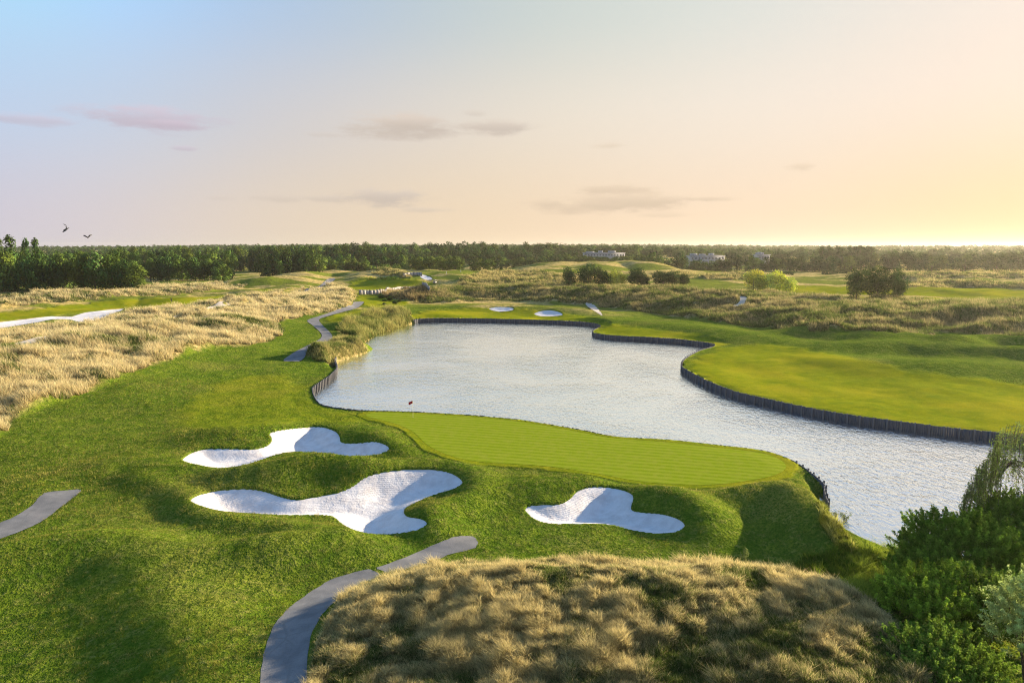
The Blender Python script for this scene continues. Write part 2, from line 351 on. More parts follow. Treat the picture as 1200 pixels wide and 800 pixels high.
TALL = {
 'hill': [(-200,560),(-60,530),(0,508),(15,492),(40,478),(70,468),(100,458),(125,447),(160,432),(205,418),(245,407),(290,404),(318,397),(330,388),(322,378),(335,374),(365,368),(405,362),(413,352),(412,342),(395,335),(370,336),(345,345),(320,352),(285,359),(250,365),(215,372),(150,386),(85,393),(30,406),(-60,414),(-240,430)],
 'strip': [(-80,408),(20,401),(85,387),(150,378),(215,367.5),(285,355),(330,346),(330,341),(290,345.5),(245,356),(200,359.5),(150,367),(110,376),(60,382),(0,389),(-80,398)],
 'back': [(-80,364),(0,361),(50,354),(100,353),(130,348),(190,346),(240,341),(275,339),(286,335),(240,333),(190,334),(150,339),(110,344),(60,345),(0,352),(-80,356)],
 'mound': [(362,840),(366,790),(374,750),(388,722),(408,702),(440,684),(480,672),(530,664),(640,661),(730,662),(800,663),(845,659),(890,664),(950,678),(1000,698),(1030,715),(1046,740),(1060,780),(1080,840)],
 'bank': [(484,352),(500,355),(560,352),(600,352),(650,355),(700,358),(760,366),(830,374),(880,382),(950,387),(1000,388),(1100,390),(1200,393),(1450,405),(1450,368),(1200,357),(1020,352),(900,346),(820,342),(700,338),(600,333),(560,332),(510,338),(480,345)],
 'reed': [(398,384),(412,376.5),(432,370.5),(462,362.5),(474,366),(486,374),(485,379),(470,385),(450,391),(435,398),(424,397),(408,391)],
 'prom': [(362,414),(385,404),(410,400),(428,402),(438,408),(430,413),(412,419),(390,424),(370,419)],
 'pit': [(446,346),(452,342),(480,341),(503,343),(505,347),(496,351),(480,352),(462,350)],
}
TALL.update({
 'd1': [(545,326),(560,321),(600,317),(640,318),(668,326),(700,334),(660,335),(600,333),(540,331)],
 'd2': [(436,320),(450,315),(470,319),(482,326),(465,324),(445,323)],
 'd3': [(735,324),(800,320),(880,321),(900,326),(860,328),(800,326),(760,327)],
 'd4': [(1060,322),(1200,318),(1400,322),(1400,328),(1200,325),(1060,328)],
 'd5': [(1065,334),(1120,331),(1200,333),(1400,338),(1400,342),(1200,338),(1065,337)]})
TALLW = {k: PTs(v, True, 2) for k, v in TALL.items()}
MOWN = {
 'apron': [(205,488),(222,470),(250,452),(290,440),(335,441),(356,452),(364,467),(385,479),(425,484),(440,492),(400,497),(355,493),(310,499),(270,503),(220,500)],
 'right': [(808,436),(806,428),(822,417),(842,408),(900,404),(940,408),(990,418),(1060,432),(1130,441),(1200,450),(1500,490),(1500,552),(1200,511),(1120,503),(1000,488),(900,467),(850,455)],
 'shore': [(478,373),(490,366),(540,361),(620,361),(680,370),(720,380),(800,390),(850,399),(838,406),(760,397),(700,391),(706,382),(650,376),(560,373.5),(484,376)],
 'tee1': [(383,372),(400,367),(430,362),(455,362),(450,368),(420,374),(395,378)],
 'tee2': [(415,348),(440,346),(470,350),(480,356),(440,361),(422,357)],
 'far1': [(405,335),(430,326),(470,325),(500,330),(520,334),(480,336),(430,341)],
 'gl': [(150,368),(168,362),(190,358),(225,357),(250,352),(310,345),(340,338),(260,346),(200,349),(150,350),(80,358),(0,366),(-60,372),(-60,380),(60,370),(110,364),(140,362)],
 'rfar': [(905,340),(960,344),(1060,346),(1200,352),(1400,360),(1400,347),(1200,340),(1100,336),(1060,334),(980,336),(920,334)],
 'mf': [(735,347),(800,345),(880,345),(1200,357),(1200,352),(1000,348),(900,341),(800,339),(740,342)],
}
MOWNW = {k: PTs(v, True, 2) for k, v in MOWN.items()}

def zone_max(x, y, polys, soft, wob=0.0):
    m_ = np.zeros(x.shape); r = np.hypot(x, y)
    n = (fbm(x/3.0, y/3.0, 3, 21)-0.5)*wob*np.clip(r/60, .6, 4) if wob else 0
    for p in polys:
        s_ = sd_poly(x, y, p, 12.0)
        m_ = np.maximum(m_, 1-sstep(s_+n, -soft, soft))
    return m_
def H(x, y, cut=True):
    """final ground; cut=True sinks it under the sheets of sand, path and green"""
    h = H0(x, y); r = np.hypot(x, y)
    tall = zone_max(x, y, TALLW.values(), 1.2)
    h = h + tall*(fbm(x/17, y/9, 3, 13)-.5)*3.4*sstep(r, 60, 110) + tall*((fbm(x/7, y/5, 3, 11)-0.42)*np.where(r < 60, 0.8, 2.1)) + tall*0.15
    gz = 1-sstep(sd_poly(x, y, GREENW, 8.0), -0.5, 4.0)
    h = h*(1-gz) + gz*(0.18+0.003*(x-5))
    ps = sd_poly(x, y, pond, 8.0)
    dn = np.minimum(d_line(x, y, b1, 9.0)[0], d_line(x, y, b2, 9.0)[0]); nat = dn < 2.5; wn = 1-sstep(dn, 1.5, 7.0)
    wallh = np.clip(h, 0.02, 0.16)
    k = 1-sstep(ps, 0.6, 3.5)
    hw = h*(1-k)+wallh*k
    hw = np.where(ps < -0.1, np.maximum(-3.0, wallh+(ps+.1)*30), hw)
    kn = sstep(ps, -1.0, 2.2)
    hn = np.where(ps > -1.2, -1.6+kn*(h+1.6), -1.6+(ps+1.2)*0.5)
    h = np.where(nat & (ps < 0.3), hn, np.where(ps < 0, hw, hn*wn+hw*(1-wn)))
    h = np.where(ps < -3, -3.0, h)
    base = h
    for nm, poly in BUNK:
        s_ = sd_poly(x, y, poly, 3.0)
        big = nm in ('near', 'mid', 'right')
        lip = 0.16 if big else 0.05
        bowl = 0.75 if big else 0.25
        sand = base - lip - bowl*sstep(-s_, 0.0, 3.0)
        if cut: h = np.where(s_ < 0, np.maximum(sand-0.3, base+s_*(4 if big else 1.5)), h)
        else: h = np.where(s_ < 0.02, sand, h)
    if cut:
        for poly in list(PATHW.values())+[GREENW]:
            s_ = sd_poly(x, y, poly, 1.0)
            h = h - 0.22*sstep(-s_, 0.0, 0.5)
    return h

def mesh_np(name, verts, faces_list, mats, smooth_=True, attr=None, matidx=None):
    """faces_list: list of (n,k) int arrays"""
    me = bpy.data.meshes.new(name)
    verts = np.ascontiguousarray(verts, dtype=np.float32)
    me.vertices.add(len(verts)); me.vertices.foreach_set('co', verts.ravel())
    li = np.concatenate([f.ravel() for f in faces_list]).astype(np.int32)
    tot = np.concatenate([np.full(len(f), f.shape[1], np.int32) for f in faces_list])
    st = np.concatenate([[0], np.cumsum(tot)[:-1]]).astype(np.int32)
    me.loops.add(len(li)); me.loops.foreach_set('vertex_index', li)
    me.polygons.add(len(tot)); me.polygons.foreach_set('loop_start', st); me.polygons.foreach_set('loop_total', tot)
    if smooth_: me.polygons.foreach_set('use_smooth', np.ones(len(tot), bool))
    if matidx is not None: me.polygons.foreach_set('material_index', matidx.astype(np.int32))
    me.update(calc_edges=True)
    if attr is not None:
        for an, arr in attr.items():
            a = me.color_attributes.new(an, 'FLOAT_COLOR', 'POINT')
            a.data.foreach_set('color', np.ascontiguousarray(arr, dtype=np.float32).ravel())
    for m_ in mats: me.materials.append(m_)
    return me
def link(name, data, parent=None, kind=None, label=None, cat=None, group=None, loc=None, rot=None, scale=None):
    o = bpy.data.objects.new(name, data); COL.objects.link(o)
    if parent is not None: o.parent = parent
    if kind: o['kind'] = kind
    if label: o['label'] = label
    if cat: o['category'] = cat
    if group: o['group'] = group
    if loc is not None: o.location = loc
    if rot is not None: o.rotation_euler = rot
    if scale is not None: o.scale = scale
    return o

# ------------------------------------------------------------------ materials
def mat(name):
    m_ = bpy.data.materials.new(name); m_.use_nodes = True
    t = NT(m_.node_tree); b = t.n['Principled BSDF']; b.inputs['Roughness'].default_value = 0.8
    b.inputs['Specular IOR Level'].default_value = 0.0
    return m_, t, b
def bump(t, b, h, strength, dist):
    n = t.new('ShaderNodeBump'); n.inputs['Strength'].default_value = strength; n.inputs['Distance'].default_value = dist
    t.l.new(h, n.inputs['Height']); t.l.new(n.outputs[0], b.inputs['Normal']); return n

def ground_material():
    m_, t, b = mat('grass_ground')
    tc = t.new('ShaderNodeTexCoord').outputs['Object']
    at = t.new('ShaderNodeVertexColor', layer_name='zones'); sp = t.new('ShaderNodeSeparateColor'); t.l.new(at.outputs[0], sp.inputs[0])
    tall, mown, far = sp.outputs[0], sp.outputs[1], sp.outputs[2]
    nL = t.noise(tc, 0.06, 4, 0.6); nM = t.noise(tc, 0.5, 4, 0.65); nF = t.noise(tc, 5.0, 3, 0.7); nG = t.noise(tc, 1.7, 3, 0.7)
    ro = t.mix(t.ss(nM, .35, .68), (0.072, 0.122, 0.010), (0.150, 0.190, 0.016))
    ro = t.mix(t.m('MULTIPLY', t.ss(nL, .50, .68), 0.55), ro, (0.24, 0.21, 0.045))
    ro = t.mix(t.m('MULTIPLY', t.ss(nG, .48, .72), 0.45), ro, (0.30, 0.26, 0.08))
    ro = t.mix(t.ss(nF, .60, .36), ro, (0.045, 0.085, 0.006))
    mo = t.mix(t.ss(nM, .3, .7), (0.145, 0.180, 0.006), (0.235, 0.235, 0.008))
    mo = t.mix(t.m('MULTIPLY', t.ss(nL, .45, .65), .6), mo, (0.34, 0.285, 0.014))
    mo = t.mix(t.m('MULTIPLY', t.ss(nF, .62, .38), .35), mo, (0.07, 0.11, 0.01))
    nT = t.noise(t.scl(tc, (1, 1.0, 1)), 0.9, 4, 0.7)
    ta = t.mix(t.ss(nT, .38, .66), (0.10, 0.095, 0.025), (0.42, 0.31, 0.13))
    # far country: long drifts of straw and green
    nB = t.noise(t.scl(tc, (.35, 1.0, 1)), 0.045, 5, 0.62)
    fa = t.mix(t.ss(nB, .47, .53), (0.15, 0.18, 0.02), (0.46, 0.34, 0.12))
    fa = t.mix(t.m('MULTIPLY', t.ss(nM, .58, .42), .5), fa, (0.09, 0.10, 0.02))
    c = t.mix(far, ro, fa)
    c = t.mix(mown, c, mo)
    c = t.mix(tall, c, ta)
    t.l.new(c, b.inputs['Base Color']); b.inputs['Roughness'].default_value = 0.9
    b.inputs['Specular IOR Level'].default_value = 0.0
    hgt = t.m('ADD', t.m('MULTIPLY', nF, 0.10), t.m('ADD', t.m('MULTIPLY', nG, 0.22), t.m('MULTIPLY', nM, 0.35)))
    hgt = t.m('MULTIPLY', hgt, t.m('SUBTRACT', 1.0, t.m('MULTIPLY', mown, 0.86)))
    bump(t, b, hgt, 1.0, 1.0)
    return m_
M_GROUND = ground_material()

def green_material():
    m_, t, b = mat('putting_surface')
    tc = t.new('ShaderNodeTexCoord').outputs['Object']
    rot = t.scl(tc, (1, 1, 1), (0, 0, R(15)))
    wv = t.new('ShaderNodeTexWave', wave_type='BANDS', bands_direction='Y', wave_profile='SIN')
    t.l.new(rot, wv.inputs[0]); wv.inputs['Scale'].default_value = 0.30; wv.inputs['Distortion'].default_value = 0.25
    n = t.noise(tc, 1.2, 4, .6); nf = t.noise(tc, 9, 3, .6)
    c = t.mix(t.ss(wv.outputs['Fac'], .2, .8), (0.165, 0.220, 0.010), (0.215, 0.265, 0.016))
    c = t.mix(t.m('MULTIPLY', t.ss(n, .4, .7), .4), c, (0.27, 0.27, 0.035))
    c = t.mix(t.m('MULTIPLY', t.ss(nf, .6, .3), .25), c, (0.10, 0.14, 0.01))
    t.l.new(c, b.inputs['Base Color']); b.inputs['Roughness'].default_value = .8; bump(t, b, nf, .4, .03)
    return m_
def sand_material():
    m_, t, b = mat('white_sand')
    tc = t.new('ShaderNodeTexCoord').outputs['Object']
    n = t.noise(tc, 0.8, 5, .65); nf = t.noise(tc, 6, 4, .7)
    c = t.mix(t.ss(n, .35, .7), (0.66, 0.63, 0.60), (0.54, 0.50, 0.47))
    c = t.mix(t.m('MULTIPLY', t.ss(nf, .55, .75), .35), c, (0.42, 0.36, 0.32))
    t.l.new(c, b.inputs['Base Color']); b.inputs['Roughness'].default_value = .95
    c = t.mix(t.m('MULTIPLY', t.ss(t.noise(tc, .22, 5, .7, 1.0), .56, .70), .55), c, (0.36, 0.31, 0.28))
    wv = t.new('ShaderNodeTexWave', wave_type='RINGS', rings_direction='Z'); t.l.new(tc, wv.inputs[0]); wv.inputs['Scale'].default_value = 1.6; wv.inputs['Distortion'].default_value = 3.0; wv.inputs['Detail Scale'].default_value = .3
    c = t.mix(t.m('MULTIPLY', wv.outputs['Fac'], .06), c, (0.33, 0.30, 0.29))
    bump(t, b, t.m('ADD', t.m('ADD', t.m('MULTIPLY', nf, .45), t.m('MULTIPLY', n, 2.0)), t.m('MULTIPLY', wv.outputs['Fac'], .12)), .9, .07)
    return m_
def path_material():
    m_, t, b = mat('worn_asphalt')
    tc = t.new('ShaderNodeTexCoord').outputs['Object']
    n = t.noise(tc, 0.7, 5, .6); nf = t.noise(tc, 14, 3, .8)
    c = t.mix(t.ss(n, .3, .7), (0.145, 0.145, 0.142), (0.215, 0.21, 0.20))
    c = t.mix(t.m('MULTIPLY', t.ss(nf, .45, .8), .6), c, (0.09, 0.09, 0.088))
    vo = t.new('ShaderNodeTexVoronoi', feature='DISTANCE_TO_EDGE'); t.l.new(t.scl(tc, (1, 1, 0)), vo.inputs[0]); vo.inputs['Scale'].default_value = .35
    crk = t.m('MULTIPLY', t.ss(vo.outputs[0], .03, .008), t.ss(n, .45, .6))
    c = t.mix(t.m('MULTIPLY', crk, .22), c, (0.07, 0.075, 0.06))
    c = t.mix(t.m('MULTIPLY', t.ss(t.noise(tc, .25, 3, .6), .5, .7), .45), c, (0.27, 0.245, 0.225))
    t.l.new(c, b.inputs['Base Color']); b.inputs['Roughness'].default_value = .9; bump(t, b, nf, .5, .03)
    return m_
M_GREEN, M_SAND, M_PATH = green_material(), sand_material(), path_material()

def vcol_leaf(name, trans=0.35, tint=(1, 1, 1), rnd=0.0, glossy=0.2):
    """leaf or blade material: colour from the mesh, light passes partly through"""
    m_ = bpy.data.materials.new(name); m_.use_nodes = True; t = NT(m_.node_tree); t.n.clear()
    o = t.new('ShaderNodeOutputMaterial')
    at = t.new('ShaderNodeVertexColor', layer_name='tone').outputs[0]
    c = t.mix(1.0, at, tint, 'MULTIPLY')
    if rnd:
        oi = t.new('ShaderNodeObjectInfo').outputs['Random']
        hs = t.new('ShaderNodeHueSaturation'); t.l.new(c, hs.inputs['Color'])
        t.l.new(t.m('ADD', 0.5-rnd*.03, t.m('MULTIPLY', oi, rnd*.08)), hs.inputs['Hue'])
        t.l.new(t.m('ADD', 1-rnd, t.m('MULTIPLY', t.m('FRACT', t.m('MULTIPLY', oi, 7.31)), 2*rnd)), hs.inputs['Value'])
        c = hs.outputs[0]
    d = t.new('ShaderNodeBsdfDiffuse'); tr = t.new('ShaderNodeBsdfTranslucent')
    t.l.new(c, d.inputs[0]); t.l.new(c, tr.inputs[0])
    mx = t.new('ShaderNodeMixShader'); mx.inputs[0].default_value = trans
    t.l.new(d.outputs[0], mx.inputs[1]); t.l.new(tr.outputs[0], mx.inputs[2]); t.l.new(mx.outputs[0], o.inputs[0])
    return m_
M_STRAW = vcol_leaf('straw_blades', 0.45)
M_TURF = vcol_leaf('turf_blades', 0.4)
M_LEAF = vcol_leaf('leaves', 0.35)
M_TREE = vcol_leaf('tree_foliage', 0.10, rnd=0.34)
def simple(name, col, rough=.7, spec=.3, nscale=3.0, var=.35, metallic=0.0, bmp=0.0, stretch=(1, 1, 1)):
    m_, t, b = mat(name)
    tc = t.new('ShaderNodeTexCoord').outputs['Object']
    n = t.noise(t.scl(tc, stretch), nscale, 4, .65)
    c = t.mix(n, tuple(v*(1-var) for v in col), tuple(min(1, v*(1+var)) for v in col))
    t.l.new(c, b.inputs['Base Color']); b.inputs['Roughness'].default_value = rough; b.inputs['Specular IOR Level'].default_value = spec
    b.inputs['Metallic'].default_value = metallic
    if bmp: bump(t, b, n, .7, bmp)
    return m_
M_BARK = simple('bark', (0.10, 0.075, 0.05), .95, .1, 4, .5, bmp=.05)
M_BOARD = simple('weathered_board', (0.075, 0.075, 0.08), .85, .2, 3, .6, bmp=.02, stretch=(1, 1, .2))
M_POST = simple('weathered_post', (0.13, 0.125, 0.12), .85, .2, 3, .4, bmp=.02, stretch=(1, 1, .2))
M_FEATHER = simple('black_feather', (0.012, 0.012, 0.014), .5, .4, 20, .3)
M_FLAG = simple('red_flag_cloth', (0.42, 0.02, 0.025), .7, .2, 10, .2)
M_POLE = simple('pale_pole', (0.70, 0.66, 0.35), .4, .4, 10, .1)
M_WHITE = simple('white_render', (0.38, 0.37, 0.36), .7, .2, .3, .1)
M_ROOF = simple('grey_roof', (0.45, 0.43, 0.43), .8, .2, .8, .2)
M_GLASS = simple('dark_glass', (0.12, 0.13, 0.14), .15, .5, 1, .2)
M_DARK = simple('dark_cloth', (0.02, 0.02, 0.03), .8, .1, 10, .2)
M_SKIN = simple('skin', (0.45, 0.28, 0.20), .6, .3, 10, .1)
M_HAIR = simple('dark_hair', (0.03, 0.02, 0.015), .6, .3, 20, .2)
M_RUBBER = simple('rubber', (0.03, 0.03, 0.03), .8, .2, 10, .2)

# ------------------------------------------------------------------ ground sheet
def nearest(x, y, poly):
    poly = np.asarray(poly); bx_ = np.zeros_like(x); by_ = np.zeros_like(y); d2 = np.full(x.shape, 1e18)
    for i in range(len(poly)):
        ax, ay = poly[i]; ex, ey = poly[(i+1) % len(poly)]-poly[i]
        t = np.clip(((x-ax)*ex+(y-ay)*ey)/(ex*ex+ey*ey+1e-12), 0, 1); qx, qy = ax+t*ex, ay+t*ey
        dd = (x-qx)**2+(y-qy)**2; u = dd < d2
        bx_[u] = qx[u]; by_[u] = qy[u]; d2 = np.minimum(d2, dd)
    return bx_, by_
def build_ground():
    fr = np.linspace(-R(46), R(46), 1050)
    ang = np.concatenate([fr, np.linspace(R(46), R(314), 150)[1:-1]])
    rr = [0.5, 3, 6, 9, 12, 15, 18]
    r = 20.0; rr.append(r)
    while r < 3900:
        r += min(max(r*r/19000*1.15, 0.045), r*0.0065) if r > 24 else 0.25
        rr.append(r)
    rr = np.array(rr); nr, na = len(rr), len(ang)
    A, Q = np.meshgrid(ang, rr)
    x = (Q*np.sin(A)).ravel(); y = (Q*np.cos(A)).ravel()
    q = np.hypot(x, y); cell = np.minimum(np.maximum(q*q/19000*1.15, .05), q*.0065)
    ps = sd_poly(x, y, pond, 8.0)
    nat = np.minimum(d_line(x, y, b1, 6.0)[0], d_line(x, y, b2, 6.0)[0]) < 2.5
    sn = (np.abs(ps) < cell*.55) & ~nat & (np.abs(ps) < 3) & (q < 400)
    x[sn], y[sn] = nearest(x[sn], y[sn], pond)
    gone = (ps < -1e-3) & ~sn & ~nat
    h = np.empty(x.shape)
    z = np.zeros((len(x), 4)); z[:, 3] = 1
    for i in range(0, len(x), 200000):
        s_ = slice(i, i+200000); h[s_] = H(x[s_], y[s_])
        xx, yy = x[s_], y[s_]; q = np.hypot(xx, yy)
        z[s_, 0] = zone_max(xx, yy, TALLW.values(), 0.8, 1.6)
        z[s_, 1] = zone_max(xx, yy, MOWNW.values(), 1.8, 1.6)*np.where((q < 140) & (xx < -5), .45, 1)
        z[s_, 1] = np.maximum(z[s_, 1], .8*(1-sstep(sd_poly(xx, yy, GREENW, 6.0)+(fbm(xx/2, yy/2, 2, 77)-.5)*.8, .9, 1.5)))
        z[s_, 2] = sstep(q+(fbm(xx/30, yy/30, 2, 9)-.5)*80, 215, 260)*(1-sstep(sd_poly(xx, yy, pond, 12.0), 12, 2))
    i = np.arange(nr-1)[:, None]*na; j = np.arange(na)[None, :]; j2 = (j+1) % na
    f = np.stack([i+j, i+j2, i+na+j2, i+na+j], -1).reshape(-1, 4)[:, ::-1]
    f = f[~gone[f].any(1)]
    me = mesh_np('ground', np.stack([x, y, h], 1), [f], [M_GROUND], attr={'zones': z})
    link('ground', me, kind='structure')
build_ground()

def patch(name, poly, step, lift, m_, hfun, kind='structure', wob=0.0):
    poly = [tuple(p) for p in poly]
    if wob:
        pp = []
        for i, p in enumerate(poly):
            q = poly[(i+1) % len(poly)]; L = math.dist(p, q); n = max(1, int(L/0.35))
            for k in range(n): pp.append((p[0]+(q[0]-p[0])*k/n+random.uniform(-wob, wob), p[1]+(q[1]-p[1])*k/n+random.uniform(-wob, wob)))
        poly = pp
    a = np.array(poly); x0, y0 = a.min(0); x1, y1 = a.max(0)
    gx, gy = np.meshgrid(np.arange(x0, x1, step), np.arange(y0, y1, step)); gx = gx.ravel(); gy = gy.ravel()
    gx = gx+rng.uniform(-.2, .2, gx.shape)*step; gy = gy+rng.uniform(-.2, .2, gy.shape)*step
    s_ = sd_poly(gx, gy, a, 5.0); k = s_ < -0.35*step
    vs = [Vector(p) for p in poly]+[Vector((float(u), float(v))) for u, v in zip(gx[k], gy[k])]
    n = len(poly)
    r = delaunay_2d_cdt(vs, [(i, (i+1) % n) for i in range(n)], [list(range(n))], 1, 1e-5)
    V = np.array([tuple(v) for v in r[0]]); F = np.array([list(f) for f in r[2]])
    z = hfun(V[:, 0], V[:, 1])+lift
    # keep normals up
    e1 = V[F[:, 1]]-V[F[:, 0]]; e2 = V[F[:, 2]]-V[F[:, 0]]; fl = (e1[:, 0]*e2[:, 1]-e1[:, 1]*e2[:, 0]) < 0
    F[fl] = F[fl][:, ::-1]
    return link(name, mesh_np(name, np.column_stack([V, z]), [F], [m_]), kind=kind)
HS = lambda x, y: H(x, y, False)
for (nm, poly), st in zip(BUNK, (.35, .35, .35, 1.6, 1.2, 1.2, 2.5)):
    big = nm in ('near', 'mid', 'right')
    o = patch('sand_bunker', poly, st, 0.0 if big else .03, M_SAND, lambda x, y: HS(x, y))
M_DIRT = simple('pale_bare_soil', (0.46, 0.40, 0.32), .95, 0, .6, .2)
for nm, poly in PATHW.items():
    o = patch('path', poly, {'foreground': .4, 'beyond': .4, 'left': .5, 'winding': 1.2}.get(nm, 2.0), 0.012 if nm in ('foreground', 'beyond', 'left') else .05, M_DIRT if nm in ('bankgap', 'track', 'hill', 'dark') else M_PATH, lambda x, y: HS(x, y), wob=.05 if nm in ('foreground', 'beyond', 'left') else 0)
patch('putting_green', GREENW, .8, 0.012, M_GREEN, HS)

# ------------------------------------------------------------------ water
def water():
    m_ = bpy.data.materials.new('pond_water'); m_.use_nodes = True; t = NT(m_.node_tree); t.n.clear()
    o = t.new('ShaderNodeOutputMaterial')
    tc = t.new('ShaderNodeTexCoord').outputs['Object']
    a = t.noise(t.scl(tc, (1.2, .6, 1), (0, 0, R(-14))), 1.9, 3, .6, .5)
    b = t.noise(t.scl(tc, (.8, .9, 1), (0, 0, R(8))), 0.45, 3, .5)
    f = t.noise(tc, 5.0, 2, .5)
    h = t.m('ADD', t.m('ADD', t.m('MULTIPLY', a, 0.9), t.m('MULTIPLY', b, 0.9)), t.m('MULTIPLY', f, .10))
    h = t.m('MULTIPLY', h, t.ss(t.noise(tc, .035, 3, .6, .6), .35, .65, .60, 1.15))
    bp = t.new('ShaderNodeBump'); bp.inputs['Strength'].default_value = 1.0; bp.inputs['Distance'].default_value = 0.125
    t.l.new(h, bp.inputs['Height'])
    g = t.new('ShaderNodeBsdfGlossy'); g.inputs['Color'].default_value = (0.90, 0.965, 1, 1); g.inputs['Roughness'].default_value = 0.07
    d = t.new('ShaderNodeBsdfDiffuse'); d.inputs['Color'].default_value = (0.03, 0.06, 0.085, 1)
    t.l.new(bp.outputs[0], g.inputs['Normal'])
    fr = t.new('ShaderNodeFresnel'); fr.inputs[0].default_value = 1.9; t.l.new(bp.outputs[0], fr.inputs['Normal'])
    mx = t.new('ShaderNodeMixShader'); t.l.new(t.ss(fr.outputs[0], 0.10, 0.36, .45, 1.0), mx.inputs[0])
    t.l.new(d.outputs[0], mx.inputs[1]); t.l.new(g.outputs[0], mx.inputs[2]); t.l.new(mx.outputs[0], o.inputs[0])
    d = np.roll(pond, -1, 0)-np.roll(pond, 1, 0); d /= np.linalg.norm(d, axis=1)[:, None]+1e-9
    ar = np.sum(pond[:, 0]*np.roll(pond[:, 1], -1)-np.roll(pond[:, 0], -1)*pond[:, 1])
    o_ = pond+np.stack([d[:, 1], -d[:, 0]], 1)*(.5 if ar > 0 else -.5)
    r = delaunay_2d_cdt([Vector((float(p[0]), float(p[1]))) for p in o_], [(i, (i+1) % len(o_)) for i in range(len(o_))], [list(range(len(o_)))], 1, 1e-5)
    V = np.array([(v.x, v.y, WATER) for v in r[0]]); F = np.array([list(f) for f in r[2]])
    e1 = V[F[:, 1]]-V[F[:, 0]]; e2 = V[F[:, 2]]-V[F[:, 0]]; fl = (e1[:, 0]*e2[:, 1]-e1[:, 1]*e2[:, 0]) < 0; F[fl] = F[fl][:, ::-1]
    link('water', mesh_np('water', V, [F], [m_], False), kind='structure')
water()

# ------------------------------------------------------------------ timber walls along the water
def box(cx, cy, z0, z1, tx, ty, ux, uy):
    """8 verts of an upright box: half length tx along (ux,uy), half thickness ty across"""
    v = []
    for z in (z0, z1):
        for a, b in ((-1, -1), (1, -1), (1, 1), (-1, 1)):
            v.append((cx+a*tx*ux-b*ty*uy, cy+a*tx*uy+b*ty*ux, z))
    return v
BF = [(0, 3, 2, 1), (4, 5, 6, 7), (0, 1, 5, 4), (1, 2, 6, 5), (2, 3, 7, 6), (3, 0, 4, 7)]
def mesh_boxes(name, boxes, mats_):
    V = np.array([v for b in boxes for v in b]); F = np.array(BF)
    return mesh_np(name, V, [np.concatenate([F+8*i for i in range(len(boxes))])], mats_, False)
def resample(line, st):
    o = [line[0]]; acc = 0
    for a, b in zip(line[:-1], line[1:]):
        L = math.dist(a[:2], b[:2]); t = st-acc
        while t <= L and L > 0:
            o.append((a[0]+(b[0]-a[0])*t/L, a[1]+(b[1]-a[1])*t/L)); t += st
        acc = (acc+L) % st
    return o
def post_mesh(h, r, tip=0.02):
    V, F = [], []
    n = 8
    for z, rr in ((0, r), (h-tip, r), (h, r*.75)):
        for k in range(n): V.append((rr*math.cos(2*math.pi*k/n), rr*math.sin(2*math.pi*k/n), z))
    q = [(i*n+k, i*n+(k+1) % n, (i+1)*n+(k+1) % n, (i+1)*n+k) for i in range(2) for k in range(n)]
    me = mesh_np('post', np.array(V), [np.array(q), np.array([[2*n+k for k in range(n)]])], [M_POST], False)
    return me
POST = post_mesh(1.34, .09)
def wall(label, line, posts=True, pst=1.45, off=0.12, group=None, name='retaining_wall'):
    root = bpy.data.objects.new(name, None); COL.objects.link(root)
    root['label'] = label; root['category'] = 'retaining wall'
    if group: root['group'] = group
    root.location = (line[0][0], line[0][1], WATER)
    ox, oy, oz = root.location
    pts = resample(line, .24); bx = []
    for a, b in zip(pts[:-1], pts[1:]):
        L = math.dist(a, b)
        if L < .05: continue
        ux, uy = (b[0]-a[0])/L, (b[1]-a[1])/L; j = random.uniform(-.02, .02)
        cx, cy = (a[0]+b[0])/2, (a[1]+b[1])/2
        top = 0.16+random.uniform(-.06, .04)
        bx.append(box(cx-ox-uy*j, cy-oy+ux*j, WATER-1.2-oz, top-oz, L*.485, .05, ux, uy))
    link('boards', mesh_boxes('boards', bx, [M_BOARD]), root)
    if posts:
        c = np.array(pond).mean(0)
        for i, p in enumerate(resample(line, pst)):
            # stand the posts on the water side
            k = min(range(len(pts)-1), key=lambda q: math.dist(pts[q], p)); a, b = pts[k], pts[k+1]
            L = math.dist(a, b) or 1; nx, ny = -(b[1]-a[1])/L, (b[0]-a[0])/L
            s1 = sd_poly(np.array([p[0]+nx*.6]), np.array([p[1]+ny*.6]), pond, 5.0)[0]
            sg = 1 if s1 < 0 else -1
            link('post', POST, root, loc=(p[0]+nx*sg*.16-ox, p[1]+ny*sg*.16-oy, WATER-.12-oz), rot=(0, 0, random.random()*6))
    return root
def seg(i0, i1):
    """shoreline between two of the hand-marked points"""
    return [sm[k % len(sm)] for k in range(i0*4, i1*4+1)]
cnt = np.cumsum([0]+[len(s_[0]) for s_ in SHORE])
wall('short weathered timber wall curving at the left edge of the pond beside the mown apron', seg(0, 4), pst=.9)
wall('low timber edging hidden below the putting green on the pond side', seg(4, cnt[1]+12), posts=False)
wall('dark timber wall end at the right corner of the putting green', seg(cnt[1]+12, cnt[3]), pst=1.2)
far_i = cnt[4]
wall('long curving timber wall in front of the wide sunlit fairway on the right', seg(far_i+1, far_i+len(SHORE[4][0])-1), pst=1.55)
wall('straight dark timber wall along the far shore below the two small bunkers', seg(cnt[5]-1, cnt[6]-1), pst=1.5)

